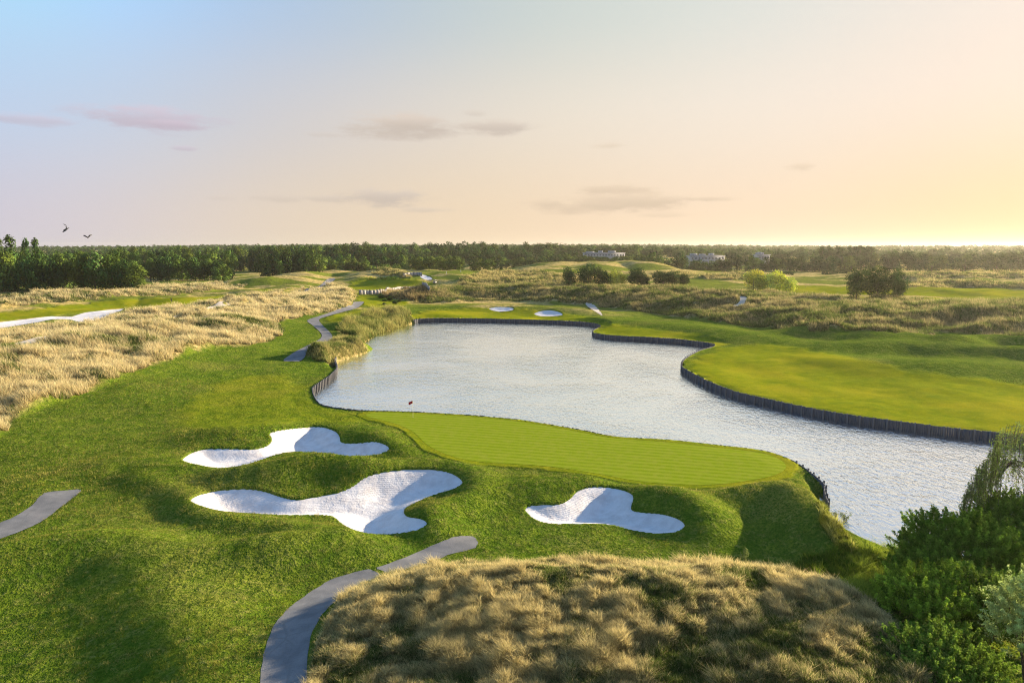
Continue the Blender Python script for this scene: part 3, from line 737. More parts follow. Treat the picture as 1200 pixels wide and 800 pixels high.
def line_posts(label, pxs, z, h, r, step, group=None, name='timber_palisade', cat='palisade', m_=None, brd=True):
    ln = PT(smooth(pxs, False, 4)); pts = resample(ln, step)
    root = bpy.data.objects.new(name, None); COL.objects.link(root); root['label'] = label; root['category'] = cat
    X = np.array([p[0] for p in pts]); Y = np.array([p[1] for p in pts]); zz = HS(X, Y)
    root.location = (X[0], Y[0], zz[0]); ox, oy, oz = root.location
    bx = []
    for i in range(len(pts)-1):
        L = math.dist(pts[i], pts[i+1]); ux, uy = (pts[i+1][0]-pts[i][0])/L, (pts[i+1][1]-pts[i][1])/L
        bx.append(box((X[i]+X[i+1])/2-ox, (Y[i]+Y[i+1])/2-oy, zz[i]-.6-oz, zz[i]+h*(.86+.06*random.random())-oz, L*.46, r*.5, ux, uy))
    if brd: link('boards', mesh_boxes('boards', bx, [m_ or M_BOARD]), root)
    pm = post_mesh(h+.5, r)
    for i in range(min(len(pts), 98)): link('post', pm, root, loc=(X[i]-ox, Y[i]-oy, zz[i]-.5-oz))
    return root
line_posts('row of dark timber posts along the edge of the raised tee above the reed bank', [(399, 381), (415, 376.5), (432, 371), (447, 367), (461, 363.5)], 0, .75, .12, .8)
M_SLEEP = simple('bleached_sleepers', (0.42, 0.38, 0.34), .9, .2, 2, .3, stretch=(1, 1, .3))
line_posts('curved bleached sleeper wall behind the small patch of tall brown grass', [(421, 345), (432, 345), (445, 344.5), (456, 342.5), (468, 340.5), (484, 340), (498, 341.5), (504, 345)], 0, 2.1, .16, 1.5, name='sleeper_wall', cat='retaining wall', m_=M_SLEEP)
line_posts('short far sleeper wall under the dune crest near the small sand patch', [(473, 324.5), (480, 323), (488, 322.5), (496, 323.5)], 0, 2.0, .2, 2.2, name='sleeper_wall', cat='retaining wall', m_=M_SLEEP)

# ------------------------------------------------------------------ grass blades
def hgrid(x, y):
    o = np.empty(x.shape)
    for i in range(0, len(x), 300000):
        s_ = slice(i, i+300000); o[s_] = H(x[s_], y[s_])
    return o
def blades(name, x, y, hgt, wid, lx, ly, base, tip, m_, label, cat, near=True, parent=None, kind='stuff', z=None):
    n = len(x); z = hgrid(x, y)-0.03 if z is None else z
    a = rng.uniform(0, math.pi, n); ca, sa = np.cos(a)*wid/2, np.sin(a)*wid/2
    g = np.stack([x, y, z], 1); side = np.stack([ca, sa, 0*ca], 1)
    lean = np.stack([lx, ly, 0*lx], 1)
    up = np.array([0, 0, 1.0])
    tipv = g+up*hgt[:, None]+lean*hgt[:, None]
    cc = lambda q: np.concatenate([q, np.ones((n, 1))], 1)
    if near:
        mid = g+up*(hgt*.58)[:, None]+lean*(hgt*.28)[:, None]
        V = np.stack([g-side, g+side, mid+side*.8, mid-side*.8, tipv], 1).reshape(-1, 3)
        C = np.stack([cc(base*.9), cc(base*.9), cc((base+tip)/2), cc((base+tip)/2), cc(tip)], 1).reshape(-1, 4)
        i = np.arange(n)[:, None]*5
        F = [i+np.array([[0, 1, 2, 3]]), i+np.array([[3, 2, 4]])]
    else:
        V = np.stack([g-side, g+side, tipv], 1).reshape(-1, 3)
        C = np.stack([cc(base), cc(base), cc(tip)], 1).reshape(-1, 4)
        i = np.arange(n)[:, None]*3; F = [i+np.array([[0, 1, 2]])]
    me = mesh_np(name, V, F, [m_], False, attr={'tone': np.clip(C, 0, 1)})
    return link(name, me, parent, kind=kind, label=label, cat=cat)
def cand(poly, dens, rmin_density_r):
    a = np.asarray(poly); x0, y0 = a.min(0); x1, y1 = a.max(0)
    x0 = max(x0, -400); x1 = min(x1, 520); y1 = min(y1, 640)
    xs, ys = [], []
    # work in distance bands so that near bands are denser
    for b0, b1 in ((20, 34), (34, 45), (45, 60), (60, 80), (80, 110), (110, 150), (150, 210), (210, 300), (300, 460), (460, 640)):
        lo = max(y0, b0*0.6); hi = min(y1, b1)
        if lo >= hi: continue
        n = int((x1-x0)*(hi-lo)*dens(b0)); n = min(n, 6000000)
        X = rng.uniform(x0, x1, n); Y = rng.uniform(lo, hi, n); r = np.hypot(X, Y)
        k = (r >= b0) & (r < b1) & (np.abs(np.arctan2(X, Y)) < R(43))
        X, Y, r = X[k], Y[k], r[k]; k = rng.uniform(0, 1, len(X)) < dens(r)/dens(b0)
        X, Y = X[k], Y[k]
        s_ = sd_poly(X, Y, a, 3.0)+(fbm(X/2.5, Y/2.5, 3, 21)-.5)*1.6*np.clip(np.hypot(X, Y)/60, .6, 4)
        k = s_ < 0.1; xs.append(X[k]); ys.append(Y[k])
    return np.concatenate(xs), np.concatenate(ys)
def mixc(a, b, t): t = np.clip(t, 0, 1)[:, None]; return np.array(a)[None]*(1-t)+np.array(b)[None]*t
def tussock(x, y, cell):
    cx = np.floor(x/cell); cy = np.floor(y/cell)
    jx = (cx+.2+.6*_h(cx, cy, 5))*cell; jy = (cy+.2+.6*_h(cx, cy, 6))*cell
    return (x-jx)/cell, (y-jy)/cell, _h(cx, cy, 7)
def tall_grass(key, label, D, straw, hb, gshift=0.0, cell=.7):
    dens = lambda r: D*(32.0/r)**2
    x, y = cand(TALLW[key], dens, 30)
    # keep off paths and water
    k = np.ones(len(x), bool)
    for p in PATHW.values(): k &= sd_poly(x, y, p, 2.0) > 0.12
    k &= sd_poly(x, y, pond, 3.0) > 0.1
    x, y = x[k], y[k]; r = np.hypot(x, y); n = len(x)
    cl = cell*np.clip(r/45, 1, 3)
    # quantise the tussock size by distance band
    dx = np.zeros(n); dy = np.zeros(n); rv = np.zeros(n)
    for b0, b1, c_ in ((0, 60, cell), (60, 130, cell*1.8), (130, 900, cell*3)):
        q = (r >= b0) & (r < b1)
        if q.any(): dx[q], dy[q], rv[q] = tussock(x[q], y[q], c_)
    patchy = fbm(x/2.6, y/2.6, 4, 31); big = fbm(x/14, y/9, 3, 37)
    hgt = hb*(.45+.75*rv)*(.5+1.0*patchy)*rng.uniform(.45, 1.35, n)*np.clip(r/90, 1, 1.5)
    wid = 0.016*(r/32)**1.0*rng.uniform(.7, 1.4, n)
    wn = (fbm(x/5, y/5, 2, 41)-.5)*.7
    kd = .28 if key == 'mound' else .6; lx = -0.25+dx*kd+wn+rng.normal(0, .32, n); ly = -0.10+dy*kd-wn*.5+rng.normal(0, .32, n)
    t = sstep(patchy*.58+big*.42+rng.normal(0, .05, n)+gshift+(rv-.5)*.12, .40, .56)
    t = np.clip(t*.88+.07, 0, 1); pick = (rng.uniform(0, 1, n) < t).astype(float)*.85+.1*t
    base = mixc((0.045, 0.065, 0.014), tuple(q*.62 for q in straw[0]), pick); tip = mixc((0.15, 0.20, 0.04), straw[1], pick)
    if key == 'mound':
        dq = np.hypot(dx, dy); d2x, d2y, rv2 = tussock(x+3, y+7, .5)
        hgt *= np.clip(1.1-.45*dq, .65, 1.1)*(.6+.7*rv2); lx += dx*.05+d2x*.25; ly += dy*.05+d2y*.25
        pit_shade = sstep(dq, .35, .75)[:, None]; tip = tip*(1-.15*pit_shade); base = base*(1-.15*pit_shade)  # shade of the pits between tussocks, painted into the blade colours
    v = rng.uniform(.55, 1.4, n)[:, None]
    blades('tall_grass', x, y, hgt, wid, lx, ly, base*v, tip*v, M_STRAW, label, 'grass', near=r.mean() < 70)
    return n
ST = ((0.40, 0.31, 0.10), (0.80, 0.66, 0.31)); ST2 = ((0.50, 0.38, 0.15), (0.92, 0.74, 0.40))
nb = 0
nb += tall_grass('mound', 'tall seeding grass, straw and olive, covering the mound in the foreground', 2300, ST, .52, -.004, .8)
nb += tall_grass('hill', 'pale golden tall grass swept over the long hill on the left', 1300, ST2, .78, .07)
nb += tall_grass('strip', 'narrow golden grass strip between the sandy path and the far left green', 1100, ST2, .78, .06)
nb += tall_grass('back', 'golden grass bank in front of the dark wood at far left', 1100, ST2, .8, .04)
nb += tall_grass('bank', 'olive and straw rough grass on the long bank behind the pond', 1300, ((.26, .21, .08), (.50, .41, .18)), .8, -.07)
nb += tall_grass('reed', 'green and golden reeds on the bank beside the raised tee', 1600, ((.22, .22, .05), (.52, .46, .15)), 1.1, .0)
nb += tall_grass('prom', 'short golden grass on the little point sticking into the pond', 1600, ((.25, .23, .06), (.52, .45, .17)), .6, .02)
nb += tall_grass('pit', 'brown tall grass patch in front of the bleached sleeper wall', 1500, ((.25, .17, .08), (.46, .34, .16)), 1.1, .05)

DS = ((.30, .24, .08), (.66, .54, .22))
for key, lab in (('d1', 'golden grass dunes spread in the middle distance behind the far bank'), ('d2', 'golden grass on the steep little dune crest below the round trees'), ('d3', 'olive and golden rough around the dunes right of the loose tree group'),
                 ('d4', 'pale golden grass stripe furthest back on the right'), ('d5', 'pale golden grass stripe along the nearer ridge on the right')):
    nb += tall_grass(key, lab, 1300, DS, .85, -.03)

def turf():
    dens = lambda r: 420*(32.0/r)**2.3
    x, y = cand([(-80, 14), (80, 14), (110, 110), (-110, 110)], dens, 30)
    k = zone_max(x, y, TALLW.values(), .3) < .5
    k &= sd_poly(x, y, GREENW, 3.0) > 1.1+rng.uniform(-.35, .35, len(x))
    for p in MOWNW.values(): k &= sd_poly(x, y, p, 3.0) > .3+rng.uniform(-1.2, 1.2, len(x))
    for p in PATHW.values(): k &= sd_poly(x, y, p, 3.0) > rng.uniform(-.16, .06, len(x))+(fbm(x*1.3, y*1.3, 2, 91)-.5)*.35
    for _, p in BUNK: k &= sd_poly(x, y, p, 3.0) > rng.uniform(-.10, .08, len(x))+(fbm(x*1.1, y*1.1, 2, 93)-.5)*.25
    k &= sd_poly(x, y, pond, 3.0) > .2
    x, y = x[k], y[k]; n = len(x); r = np.hypot(x, y)
    nM = fbm(x*.5, y*.5, 4, 51); nL = fbm(x*.09, y*.09, 4, 53); nG = fbm(x*1.6, y*1.6, 3, 57)
    c = mixc((0.065, 0.118, 0.010), (0.182, 0.210, 0.022), sstep(nM, .38, .62))
    q = sstep(nL+rng.normal(0, .05, n), .45, .60)*.62; c = c*(1-q[:, None])+np.array((.30, .26, .055))*q[:, None]
    q = sstep(nG, .46, .68)*.55; c = c*(1-q[:, None])+np.array((.36, .30, .10))*q[:, None]
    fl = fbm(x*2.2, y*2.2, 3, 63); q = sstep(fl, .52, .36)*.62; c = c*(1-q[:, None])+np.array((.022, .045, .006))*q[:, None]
    v = rng.uniform(.5, 1.5, n)[:, None]; c = c*v
    sh = fbm(x/.7, y/.7, 3, 61)
    sf = fbm(x/16, y/16, 2, 67); hgt = (.03+.15*sh**1.5)*(.55+.9*sf)*rng.uniform(.6, 1.4, n)*np.clip(r/50, 1, 1.5); wid = .017*(r/32)*rng.uniform(.7, 1.4, n)
    a = rng.uniform(0, 6.28, n); m2 = rng.uniform(.1, .8, n)
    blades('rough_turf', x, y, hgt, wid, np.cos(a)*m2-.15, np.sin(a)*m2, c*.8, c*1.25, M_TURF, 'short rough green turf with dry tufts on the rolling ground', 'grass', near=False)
    return n
nt = turf()
print('blades', nb, nt)

# ------------------------------------------------------------------ trees
def leaf_quads(pos, nrm, size, asp=0.6):
    n = len(pos)
    t = rng.normal(size=(n, 3)); u = np.cross(nrm, t); u /= np.linalg.norm(u, axis=1)[:, None]+1e-9
    v = np.cross(nrm, u); v /= np.linalg.norm(v, axis=1)[:, None]+1e-9
    s_ = size[:, None]
    V = np.stack([pos-u*s_*.5, pos+v*s_*asp*.5, pos+u*s_*.5, pos-v*s_*asp*.5], 1).reshape(-1, 3)
    F = np.arange(n)[:, None]*4+np.array([[0, 1, 2, 3]])
    return V, F
def unit(n):
    d = rng.normal(size=(n, 3)); return d/np.linalg.norm(d, axis=1)[:, None]
def crown_mesh(name, nc, nl, dims, zc, leaf, tone, shell=.62, crad=.34, asp=.8, flat=.0, mt=None, squash=1.0, dvar=.42, sparse=0.0):
    rx, ry, rz = dims
    d = unit(nc); rad = rng.uniform(shell, 1-crad*.55, nc); rad[: nc//5] *= .4
    cen = d*rad[:, None]*np.array([rx, ry, rz]); cen[:, 2] += zc
    cr = crad*np.minimum(rx, rz)*rng.uniform(.65, 1.35, nc)
    w_ = cr**2/np.sum(cr**2); per = np.maximum(6, (w_*nl).astype(int))
    P_, N_, S_, C_ = [], [], [], []
    for i in range(nc):
        k = per[i]; dd = unit(k); dd[:, 2] = np.where(rng.uniform(size=k) < .35, np.abs(dd[:, 2]), dd[:, 2])
        rr = cr[i]*rng.uniform(.62, 1.12, k)
        p = cen[i]+dd*rr[:, None]*np.array([1, 1, squash])
        nn_ = dd+rng.normal(0, .24, (k, 3)); nn_ /= np.linalg.norm(nn_, axis=1)[:, None]
        tv = rng.uniform(1-dvar, 1+dvar); th = rng.uniform(-.12, .12)
        c_ = np.array(tone)*tv*np.array([1+th, 1, 1-th])
        P_.append(p); N_.append(nn_); S_.append(leaf*rng.uniform(.6, 1.3, k)); C_.append(c_[None]*rng.uniform(.7, 1.3, (k, 1)))
    P_ = np.concatenate(P_); N_ = np.concatenate(N_); S_ = np.concatenate(S_); C_ = np.concatenate(C_)
    V, F = leaf_quads(P_, N_, S_, asp)
    C4 = np.repeat(np.concatenate([C_, np.ones((len(C_), 1))], 1), 4, axis=0)
    return V, F, C4
def tube(pts, rads, n=7):
    V, F = [], []
    pts = [Vector(p) for p in pts]
    for i, p in enumerate(pts):
        d = (pts[min(i+1, len(pts)-1)]-pts[max(i-1, 0)]).normalized(); a = d.orthogonal().normalized(); b = d.cross(a)
        for k in range(n): V.append(tuple(p+(a*math.cos(2*math.pi*k/n)+b*math.sin(2*math.pi*k/n))*rads[i]))
    for i in range(len(pts)-1):
        for k in range(n): F.append((i*n+k, i*n+(k+1) % n, (i+1)*n+(k+1) % n, (i+1)*n+k))
    return V, F
def trunk_vf(h, r, limbs=4, spread=.5, seed=0):
    rnd = random.Random(seed); V, F = tube([(0, 0, -.5), (0, 0, .2), (rnd.uniform(-.1, .1)*h*.2, rnd.uniform(-.1, .1)*h*.2, h*.45), (0, 0, h)], [r*1.3, r, r*.7, r*.25])
    for i in range(limbs):
        a = 2*math.pi*i/limbs+rnd.uniform(-.4, .4); z0 = h*rnd.uniform(.3, .55); L = h*spread
        v, f = tube([(0, 0, z0), (math.cos(a)*L*.4, math.sin(a)*L*.4, z0+L*.35), (math.cos(a)*L*.8, math.sin(a)*L*.8, z0+L*.8)], [r*.5, r*.35, r*.1], 5)
        o = len(V); V += v; F += [tuple(k+o for k in q) for q in f]
    return np.array(V), np.array(F)
DK = (0.050, 0.086, 0.018); MD = (0.095, 0.135, 0.022); LT = (0.48, 0.48, 0.07)
PROTO = {}
def proto(kind, k, dims, zc, th, nc, nl, leaf, tone, **kw):
    V, F, C4 = crown_mesh('crown', nc, nl, dims, zc, leaf, tone, **kw)
    tv, tf = trunk_vf(th, .28, 4, .45, k)
    crown = mesh_np('crown', V, [F], [M_TREE], False, attr={'tone': C4})
    trunk = mesh_np('trunk', tv, [tf], [M_BARK], True)
    # one-mesh version for far trees
    C5 = np.concatenate([C4, np.tile([.1, .08, .05, 1], (len(tv), 1))])
    one = mesh_np(kind, np.concatenate([V, tv]), [F, tf+len(V)], [M_TREE, M_BARK], False, attr={'tone': C5}, matidx=np.concatenate([np.zeros(len(F)), np.ones(len(tf))]))
    PROTO.setdefault(kind, []).append((crown, trunk, one, max(V[:, 2]), dims[0]*2))
for k in range(6): proto('broadleaf_tree', k, (5.6, 5.6, 7.4), 7.0, 10, 26, 2300, .80, DK if k % 2 else MD, crad=.40)
for k in range(4): proto('round_tree', 10+k, (4.6, 4.6, 5.8), 5.9, 8, 34, 2300, .70, (0.10, 0.135, 0.024), shell=.78, crad=.30)
for k in range(3): proto('poplar_tree', 20+k, (2.6, 2.6, 8.6), 9.4, 14, 26, 1500, .65, DK, crad=.55)
for k in range(3): proto('bushy_tree', 30+k, (4.6, 4.6, 3.6), 3.3, 4.0, 26, 2600, .50, LT, shell=.6, crad=.42)
for k in range(4): proto('shrubby_tree', 40+k, (4.2, 4.2, 4.6), 4.3, 5, 30, 3200, .50, DK, shell=.6, crad=.38)
for k in range(3): proto('spreading_tree', 50+k, (5.0, 5.0, 5.6), 6.4, 8, 36, 5200, .45, (0.075, 0.110, 0.020), shell=.5, crad=.36)
def place_tree(kind, px, Y, top, wpx, label, group=None, parts=False, cat='tree', k=None, sink=0.9):
    d = pxdir(px, top); X = d.x/d.y*Y; zt = CAM_Z+d.z/d.y*Y
    g = float(H0(np.array([X]), np.array([Y]))[0])
    crown, trunk, one, ph, pw = PROTO[kind][random.randrange(len(PROTO[kind])) if k is None else k]
    hz = max(3.0, zt-g+sink)/ph*.98; wz = wpx/800*Y/pw
    wz = max(wz, hz*.45)
    sc = (wz*random.uniform(.92, 1.1), wz*random.uniform(.92, 1.1), hz); rz = random.uniform(0, 6.28)
    if parts:
        o = link(kind, None, label=label, cat=cat, group=group, loc=(X, Y, g-sink), rot=(0, 0, rz), scale=sc)
        link('crown', crown, o); link('trunk', trunk, o)
    else:
        o = link(kind, one, label=label, cat=cat, group=group, loc=(X, Y, g-sink), rot=(0, 0, rz), scale=sc)
    return o
ONES = ['', 'first', 'second', 'third', 'fourth', 'fifth', 'sixth', 'seventh', 'eighth', 'ninth', 'tenth', 'eleventh', 'twelfth', 'thirteenth', 'fourteenth', 'fifteenth', 'sixteenth', 'seventeenth', 'eighteenth', 'nineteenth']
def ordn(i):
    if i < 20: return ONES[i]
    t = {2: 'twent', 3: 'thirt', 4: 'fort'}[i//10]
    return t+'ieth' if i % 10 == 0 else t+'y-'+ONES[i % 10]
def env(e, x): return float(np.interp(x, [p[0] for p in e], [p[1] for p in e]))
def row(desc, group, kind, x0, x1, n, Y, tops, wpx, jy=12, jt=1.2, parts=False):
    xs = sorted([x0+(x1-x0)*(i+.5+random.uniform(-.25, .25))/n for i in range(n)])
    for i, x in enumerate(xs):
        kd = kind if isinstance(kind, str) else random.choice(kind)
        place_tree(kd, x, Y+random.uniform(-jy, jy), env(tops, x)+random.uniform(-jt*.4, jt), wpx*random.uniform(.85, 1.25), desc.format(ordn(i+1)), group, parts)
def each(items, Y, group, parts=False, kinds_=None):
    for kd, x, top, wpx, lab in items: place_tree(kd, x, Y+random.uniform(-3, 3), top, wpx, lab, group, parts)
BT = 'broadleaf_tree'
row('dark tree, {} from the left at the front of the far left wood', 'trees of the wood at far left', BT, -75, 165, 15, 330, [(-60, 292), (100, 292), (130, 294), (165, 303)], 27, 6, 4, parts=True)
row('dark tree, {} from left in second line of the far left wood', 'trees of the wood at far left', BT, -75, 150, 12, 352, [(-60, 289), (150, 291)], 28, 6, 3)
each([('poplar_tree', -3, 276.5, 11, 'tall narrow tree cut by the left edge, rising above the dark wood'), ('poplar_tree', 10, 273, 16, 'tallest narrow tree, rising highest above the dark wood at far left'),
      ('poplar_tree', 29, 276.5, 9, 'slim tall tree rising above the left wood, left one of a close pair'), ('poplar_tree', 39.5, 276.5, 11, 'leaning tall tree rising above the left wood, right one of a close pair')], 372, 'tall trees above the left wood')
row('dark green tree, {} from the left at the front of the second wood', 'trees of the second wood on the left', BT, 152, 268, 9, 430, [(150, 303), (170, 300), (185, 297), (215, 297), (240, 300), (268, 307)], 20, 6, 2)
row('dark green tree, {} from the left in the second line of the second wood', 'trees of the second wood on the left', BT, 122, 272, 10, 462, [(122, 291), (270, 293)], 22, 6, 2)
row('skyline tree, {} from the left behind the second wood', 'skyline trees left of centre', BT, 126, 348, 18, 620, [(126, 288), (165, 286), (181, 289), (215, 286), (235, 290), (250, 286), (280, 287), (348, 285)], 18, 12, 2)
row('large dark tree, {} from left in clump above the upper path', 'large dark trees above the upper path', BT, 300, 378, 7, 480, [(300, 298), (330, 292), (345, 287), (360, 288), (378, 300)], 22, 8, 3)
row('skyline tree, {} from left behind the clump above upper path', 'skyline trees behind the dense clump', BT, 276, 470, 17, 640, [(276, 288), (340, 285), (360, 284), (400, 285), (470, 286)], 20, 12, 3)
row('low rounded dark tree, {} from the left above the grassy dune crest', 'low rounded trees above the dune', 'round_tree', 376, 470, 9, 505, [(376, 302), (410, 304), (425, 307), (470, 307)], 16, 8, 2)
row('low dark tree behind the rounded trees, {} from the left', 'low trees behind the rounded ones', BT, 380, 560, 14, 540, [(380, 297), (560, 299)], 17, 8, 2)
each([('round_tree', 487, 299.5, 19, 'round crowned tree, leftmost of four standing close together'), ('round_tree', 505, 299, 17, 'round crowned tree, second of four standing close beside the lone round tree'),
      ('round_tree', 520, 300.5, 15, 'round crowned tree, third and smallest of four beside the lone round tree'), ('round_tree', 534, 299, 19, 'round crowned tree, rightmost of four beside the lone round tree')], 470, 'four round trees close together')
each([('round_tree', 570, 302, 21, 'lone round tree standing apart on the dune right of the four round trees')], 480, None, True)
row('round crowned tree, {} from left in the row beyond the dunes', 'round trees in a row beyond the dunes', 'round_tree', 577, 748, 14, 590, [(577, 299), (621, 299), (660, 297), (700, 300), (748, 298)], 15, 8, 2)
row('tree, {} from left in lower line of the central wood', 'trees in the lower line of the central wood', BT, 430, 765, 27, 700, [(430, 289), (500, 287), (560, 288), (620, 291), (677, 292.5), (683, 298.5), (732, 298.5), (738, 294), (765, 296)], 18, 15, 3.5)
row('skyline tree, {} from left in upper line of the central wood', 'trees in the upper line of the central wood', BT, 380, 790, 32, 830, [(380, 284), (450, 283), (500, 281), (520, 281), (600, 283), (680, 285), (790, 288)], 18, 20, 3.2)
row('tree in the block of wood right of centre, {} from the left', 'trees of the block right of centre', BT, 748, 892, 13, 545, [(748, 299), (765, 295), (780, 297), (800, 299), (820, 304), (845, 304), (865, 297), (878, 297), (892, 305)], 19, 10, 3.5)
each([('shrubby_tree', 668, 310.5, 18, 'dark cone-like small tree, leftmost of the loose group in the golden grass'), ('shrubby_tree', 690, 306.5, 29, 'tallest bushy dark tree of the loose group in the golden grass'),
      ('shrubby_tree', 706, 311.0, 24, 'bushy tree touching the tallest one of the loose group on its right'), ('bushy_tree', 723, 313.5, 27, 'lighter bushy tree in the middle of the loose group in the grass'),
      ('shrubby_tree', 747, 312.0, 24, 'bushy dark tree standing apart right of the lighter bushy one'), ('shrubby_tree', 756, 321.5, 15, 'low dark bush leaning against the tree right of the lighter bushy one'),
      ('shrubby_tree', 778, 316.0, 27, 'wide low tree, left one of the last three in the loose group'), ('shrubby_tree', 790, 316.0, 18, 'low tree, middle one of the last three in the loose group'),
      ('shrubby_tree', 801, 319.5, 16, 'smallest rightmost tree of the loose group in the golden grass')], 335, 'loose group of bushy trees in the grass', True)
each([('bushy_tree', 884, 314.0, 28, 'pale yellow-green bushy tree, left one of three beside the plateau'), ('bushy_tree', 904, 314.5, 32, 'pale yellow-green bushy tree, widest and middle one of three'),
      ('bushy_tree', 923, 319.5, 23, 'pale yellow-green bush, lowest and rightmost of three')], 288, 'pale yellow-green bushes', True)
each([('spreading_tree', 1006, 310, 30, 'left ragged-crowned tree of the big clump standing alone on the plateau'), ('spreading_tree', 1031, 309, 42, 'broad middle tree of the big clump standing alone on the plateau'),
      ('spreading_tree', 1054, 310.5, 24, 'right leaning tree of the big clump standing alone on the plateau')], 238, 'big tree clump on the plateau', True)
row('hazy tree, {} from left in the belt along right horizon', 'trees of the belt on the right', BT, 880, 1290, 32, 520, [(880, 300), (940, 299), (1000, 298), (1035, 297), (1050, 292), (1072, 292), (1085, 298), (1150, 296), (1200, 293), (1290, 293)], 20, 12, 2)
row('narrow poplar, {} from left in the row above the right belt', 'poplars above the right belt', 'poplar_tree', 962, 1026, 9, 640, [(962, 286), (985, 287), (990, 289), (1005, 286.5), (1026, 288)], 9, 8, 1)
row('far skyline tree, {} from left behind the right belt', 'skyline trees on the right', BT, 790, 1270, 24, 720, [(790, 291), (900, 293), (1270, 292)], 20, 15, 2)

def distant_wood():
    n = 5200; az = rng.uniform(-R(50), R(50), n); q = 870+(3600-870)*rng.uniform(0, 1, n)**1.4
    x = q*np.sin(az); y = q*np.cos(az); keep = y > 860; x, y, q = x[keep], y[keep], q[keep]; n = len(x)
    g = H0(x, y); hh = rng.uniform(9, 15, n); rr = rng.uniform(5, 9, n)
    k = 46; c = np.repeat(np.stack([x, y, g+hh*.5], 1), k, 0); d = unit(n*k); d[:, 2] = np.abs(d[:, 2])*1.2-.25
    p = c+d*np.repeat(np.stack([rr, rr, hh*.55], 1), k, 0)*rng.uniform(.75, 1.05, (n*k, 1))
    nn_ = d+rng.normal(0, .4, d.shape); nn_ /= np.linalg.norm(nn_, axis=1)[:, None]
    V, F = leaf_quads(p, nn_, rng.uniform(2.0, 4.2, n*k), .9)
    col = np.array(DK)[None]*np.repeat(rng.uniform(.7, 1.4, (n, 1)), k, 0)*rng.uniform(.75, 1.25, (n*k, 1))
    C4 = np.repeat(np.concatenate([col, np.ones((n*k, 1))], 1), 4, 0)
    link('distant_wood', mesh_np('distant_wood', V, [F], [M_LEAF], False, attr={'tone': C4}), kind='stuff', label='far-off woodland running along the whole horizon', cat='woodland')
distant_wood()

# ------------------------------------------------------------------ bushes and trees at the right edge
def at(px, py, Y):
    d = pxdir(px, py); return d.x/d.y*Y, Y, CAM_Z+d.z/d.y*Y
def big_bush(name, px, py, Y, dims, nc, nl, leaf, tone, label, cat='bush', seed=0, asp=.55, crad=.3, shell=.7, dvar=.3, spl=.75):
    x, y, z = at(px, py, Y); g = float(HS(np.array([x]), np.array([y]))[0])
    zc = z-g; D_ = np.array(dims)
    # leafy shoots: each grows outward and up from an uneven dome
    ns = nl//80; d = unit(ns); d[:, 2] = np.where(d[:, 2] < -.25, -d[:, 2], d[:, 2])
    lump = fbm(d[:, 0]*2.2+seed*7, d[:, 1]*2.2+d[:, 2]*1.7, 3, 80+seed)
    rad = (.62+.62*lump)*np.where(rng.uniform(0, 1, ns) < .3, rng.uniform(.35, .8, ns), rng.uniform(.78, 1.0, ns))
    st = d*rad[:, None]*D_; st[:, 2] += zc
    up = d*np.array([1, 1, .6])+np.array([0, 0, .75])+rng.normal(0, .25, (ns, 3)); up /= np.linalg.norm(up, axis=1)[:, None]
    L = spl*rng.uniform(.5, 1.4, ns); k = 80
    t = rng.uniform(0, 1, (ns, k))**.8
    p = st[:, None]+up[:, None]*(t*L[:, None])[..., None]+rng.normal(0, 1, (ns, k, 3))*(.17*(1.15-t))[..., None]*spl
    nn_ = up[:, None]*.5+d[:, None]*.5+rng.normal(0, .6, (ns, k, 3)); nn_ /= np.linalg.norm(nn_, axis=2)[..., None]
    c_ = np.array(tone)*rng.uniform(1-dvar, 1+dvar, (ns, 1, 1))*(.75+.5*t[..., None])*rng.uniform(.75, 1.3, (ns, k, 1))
    p = p.reshape(-1, 3); V, F = leaf_quads(p, nn_.reshape(-1, 3), leaf*rng.uniform(.6, 1.3, len(p)), asp)
    C4 = np.repeat(np.concatenate([c_.reshape(-1, 3), np.ones((len(p), 1))], 1), 4, 0)
    k = V[:, 2].reshape(-1, 4).min(1) > -.1
    V = V.reshape(-1, 4, 3)[k].reshape(-1, 3); C4 = C4.reshape(-1, 4, 4)[k].reshape(-1, 4); F = np.arange(len(V)).reshape(-1, 4)
    root = link(name, None, label=label, cat=cat, loc=(x, y, g))
    link('foliage', mesh_np('foliage', V, [F], [M_LEAF], False, attr={'tone': C4}), root)
    VV, FF = [], []
    rnd = random.Random(seed)
    for i in range(9):
        a = rnd.uniform(0, 6.28); q = rnd.uniform(.25, .75)
        v, f = tube([(0.1*math.cos(a), .1*math.sin(a), -.3), (dims[0]*q*.4*math.cos(a), dims[1]*q*.4*math.sin(a), zc*.6), (dims[0]*q*math.cos(a), dims[1]*q*math.sin(a), zc+dims[2]*.35)], [.09, .06, .02], 5)
        o = len(VV); VV += v; FF += [tuple(k_+o for k_ in t_) for t_ in f]
    link('stems', mesh_np('stems', np.array(VV), [np.array(FF)], [M_BARK]), root)
    return root
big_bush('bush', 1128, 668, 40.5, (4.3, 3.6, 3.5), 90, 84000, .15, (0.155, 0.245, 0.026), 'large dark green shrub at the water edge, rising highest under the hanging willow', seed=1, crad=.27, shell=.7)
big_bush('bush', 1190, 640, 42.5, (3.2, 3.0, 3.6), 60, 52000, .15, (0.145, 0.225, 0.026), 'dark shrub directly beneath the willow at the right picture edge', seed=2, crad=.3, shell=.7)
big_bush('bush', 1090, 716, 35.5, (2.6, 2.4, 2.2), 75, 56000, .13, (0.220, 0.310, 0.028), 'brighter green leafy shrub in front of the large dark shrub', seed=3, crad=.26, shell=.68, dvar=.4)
big_bush('bush', 1160, 725, 35.0, (2.6, 2.4, 2.3), 60, 50000, .13, (0.140, 0.210, 0.026), 'dark shrub between the brighter green shrub and the silvery tree', seed=4, crad=.28)
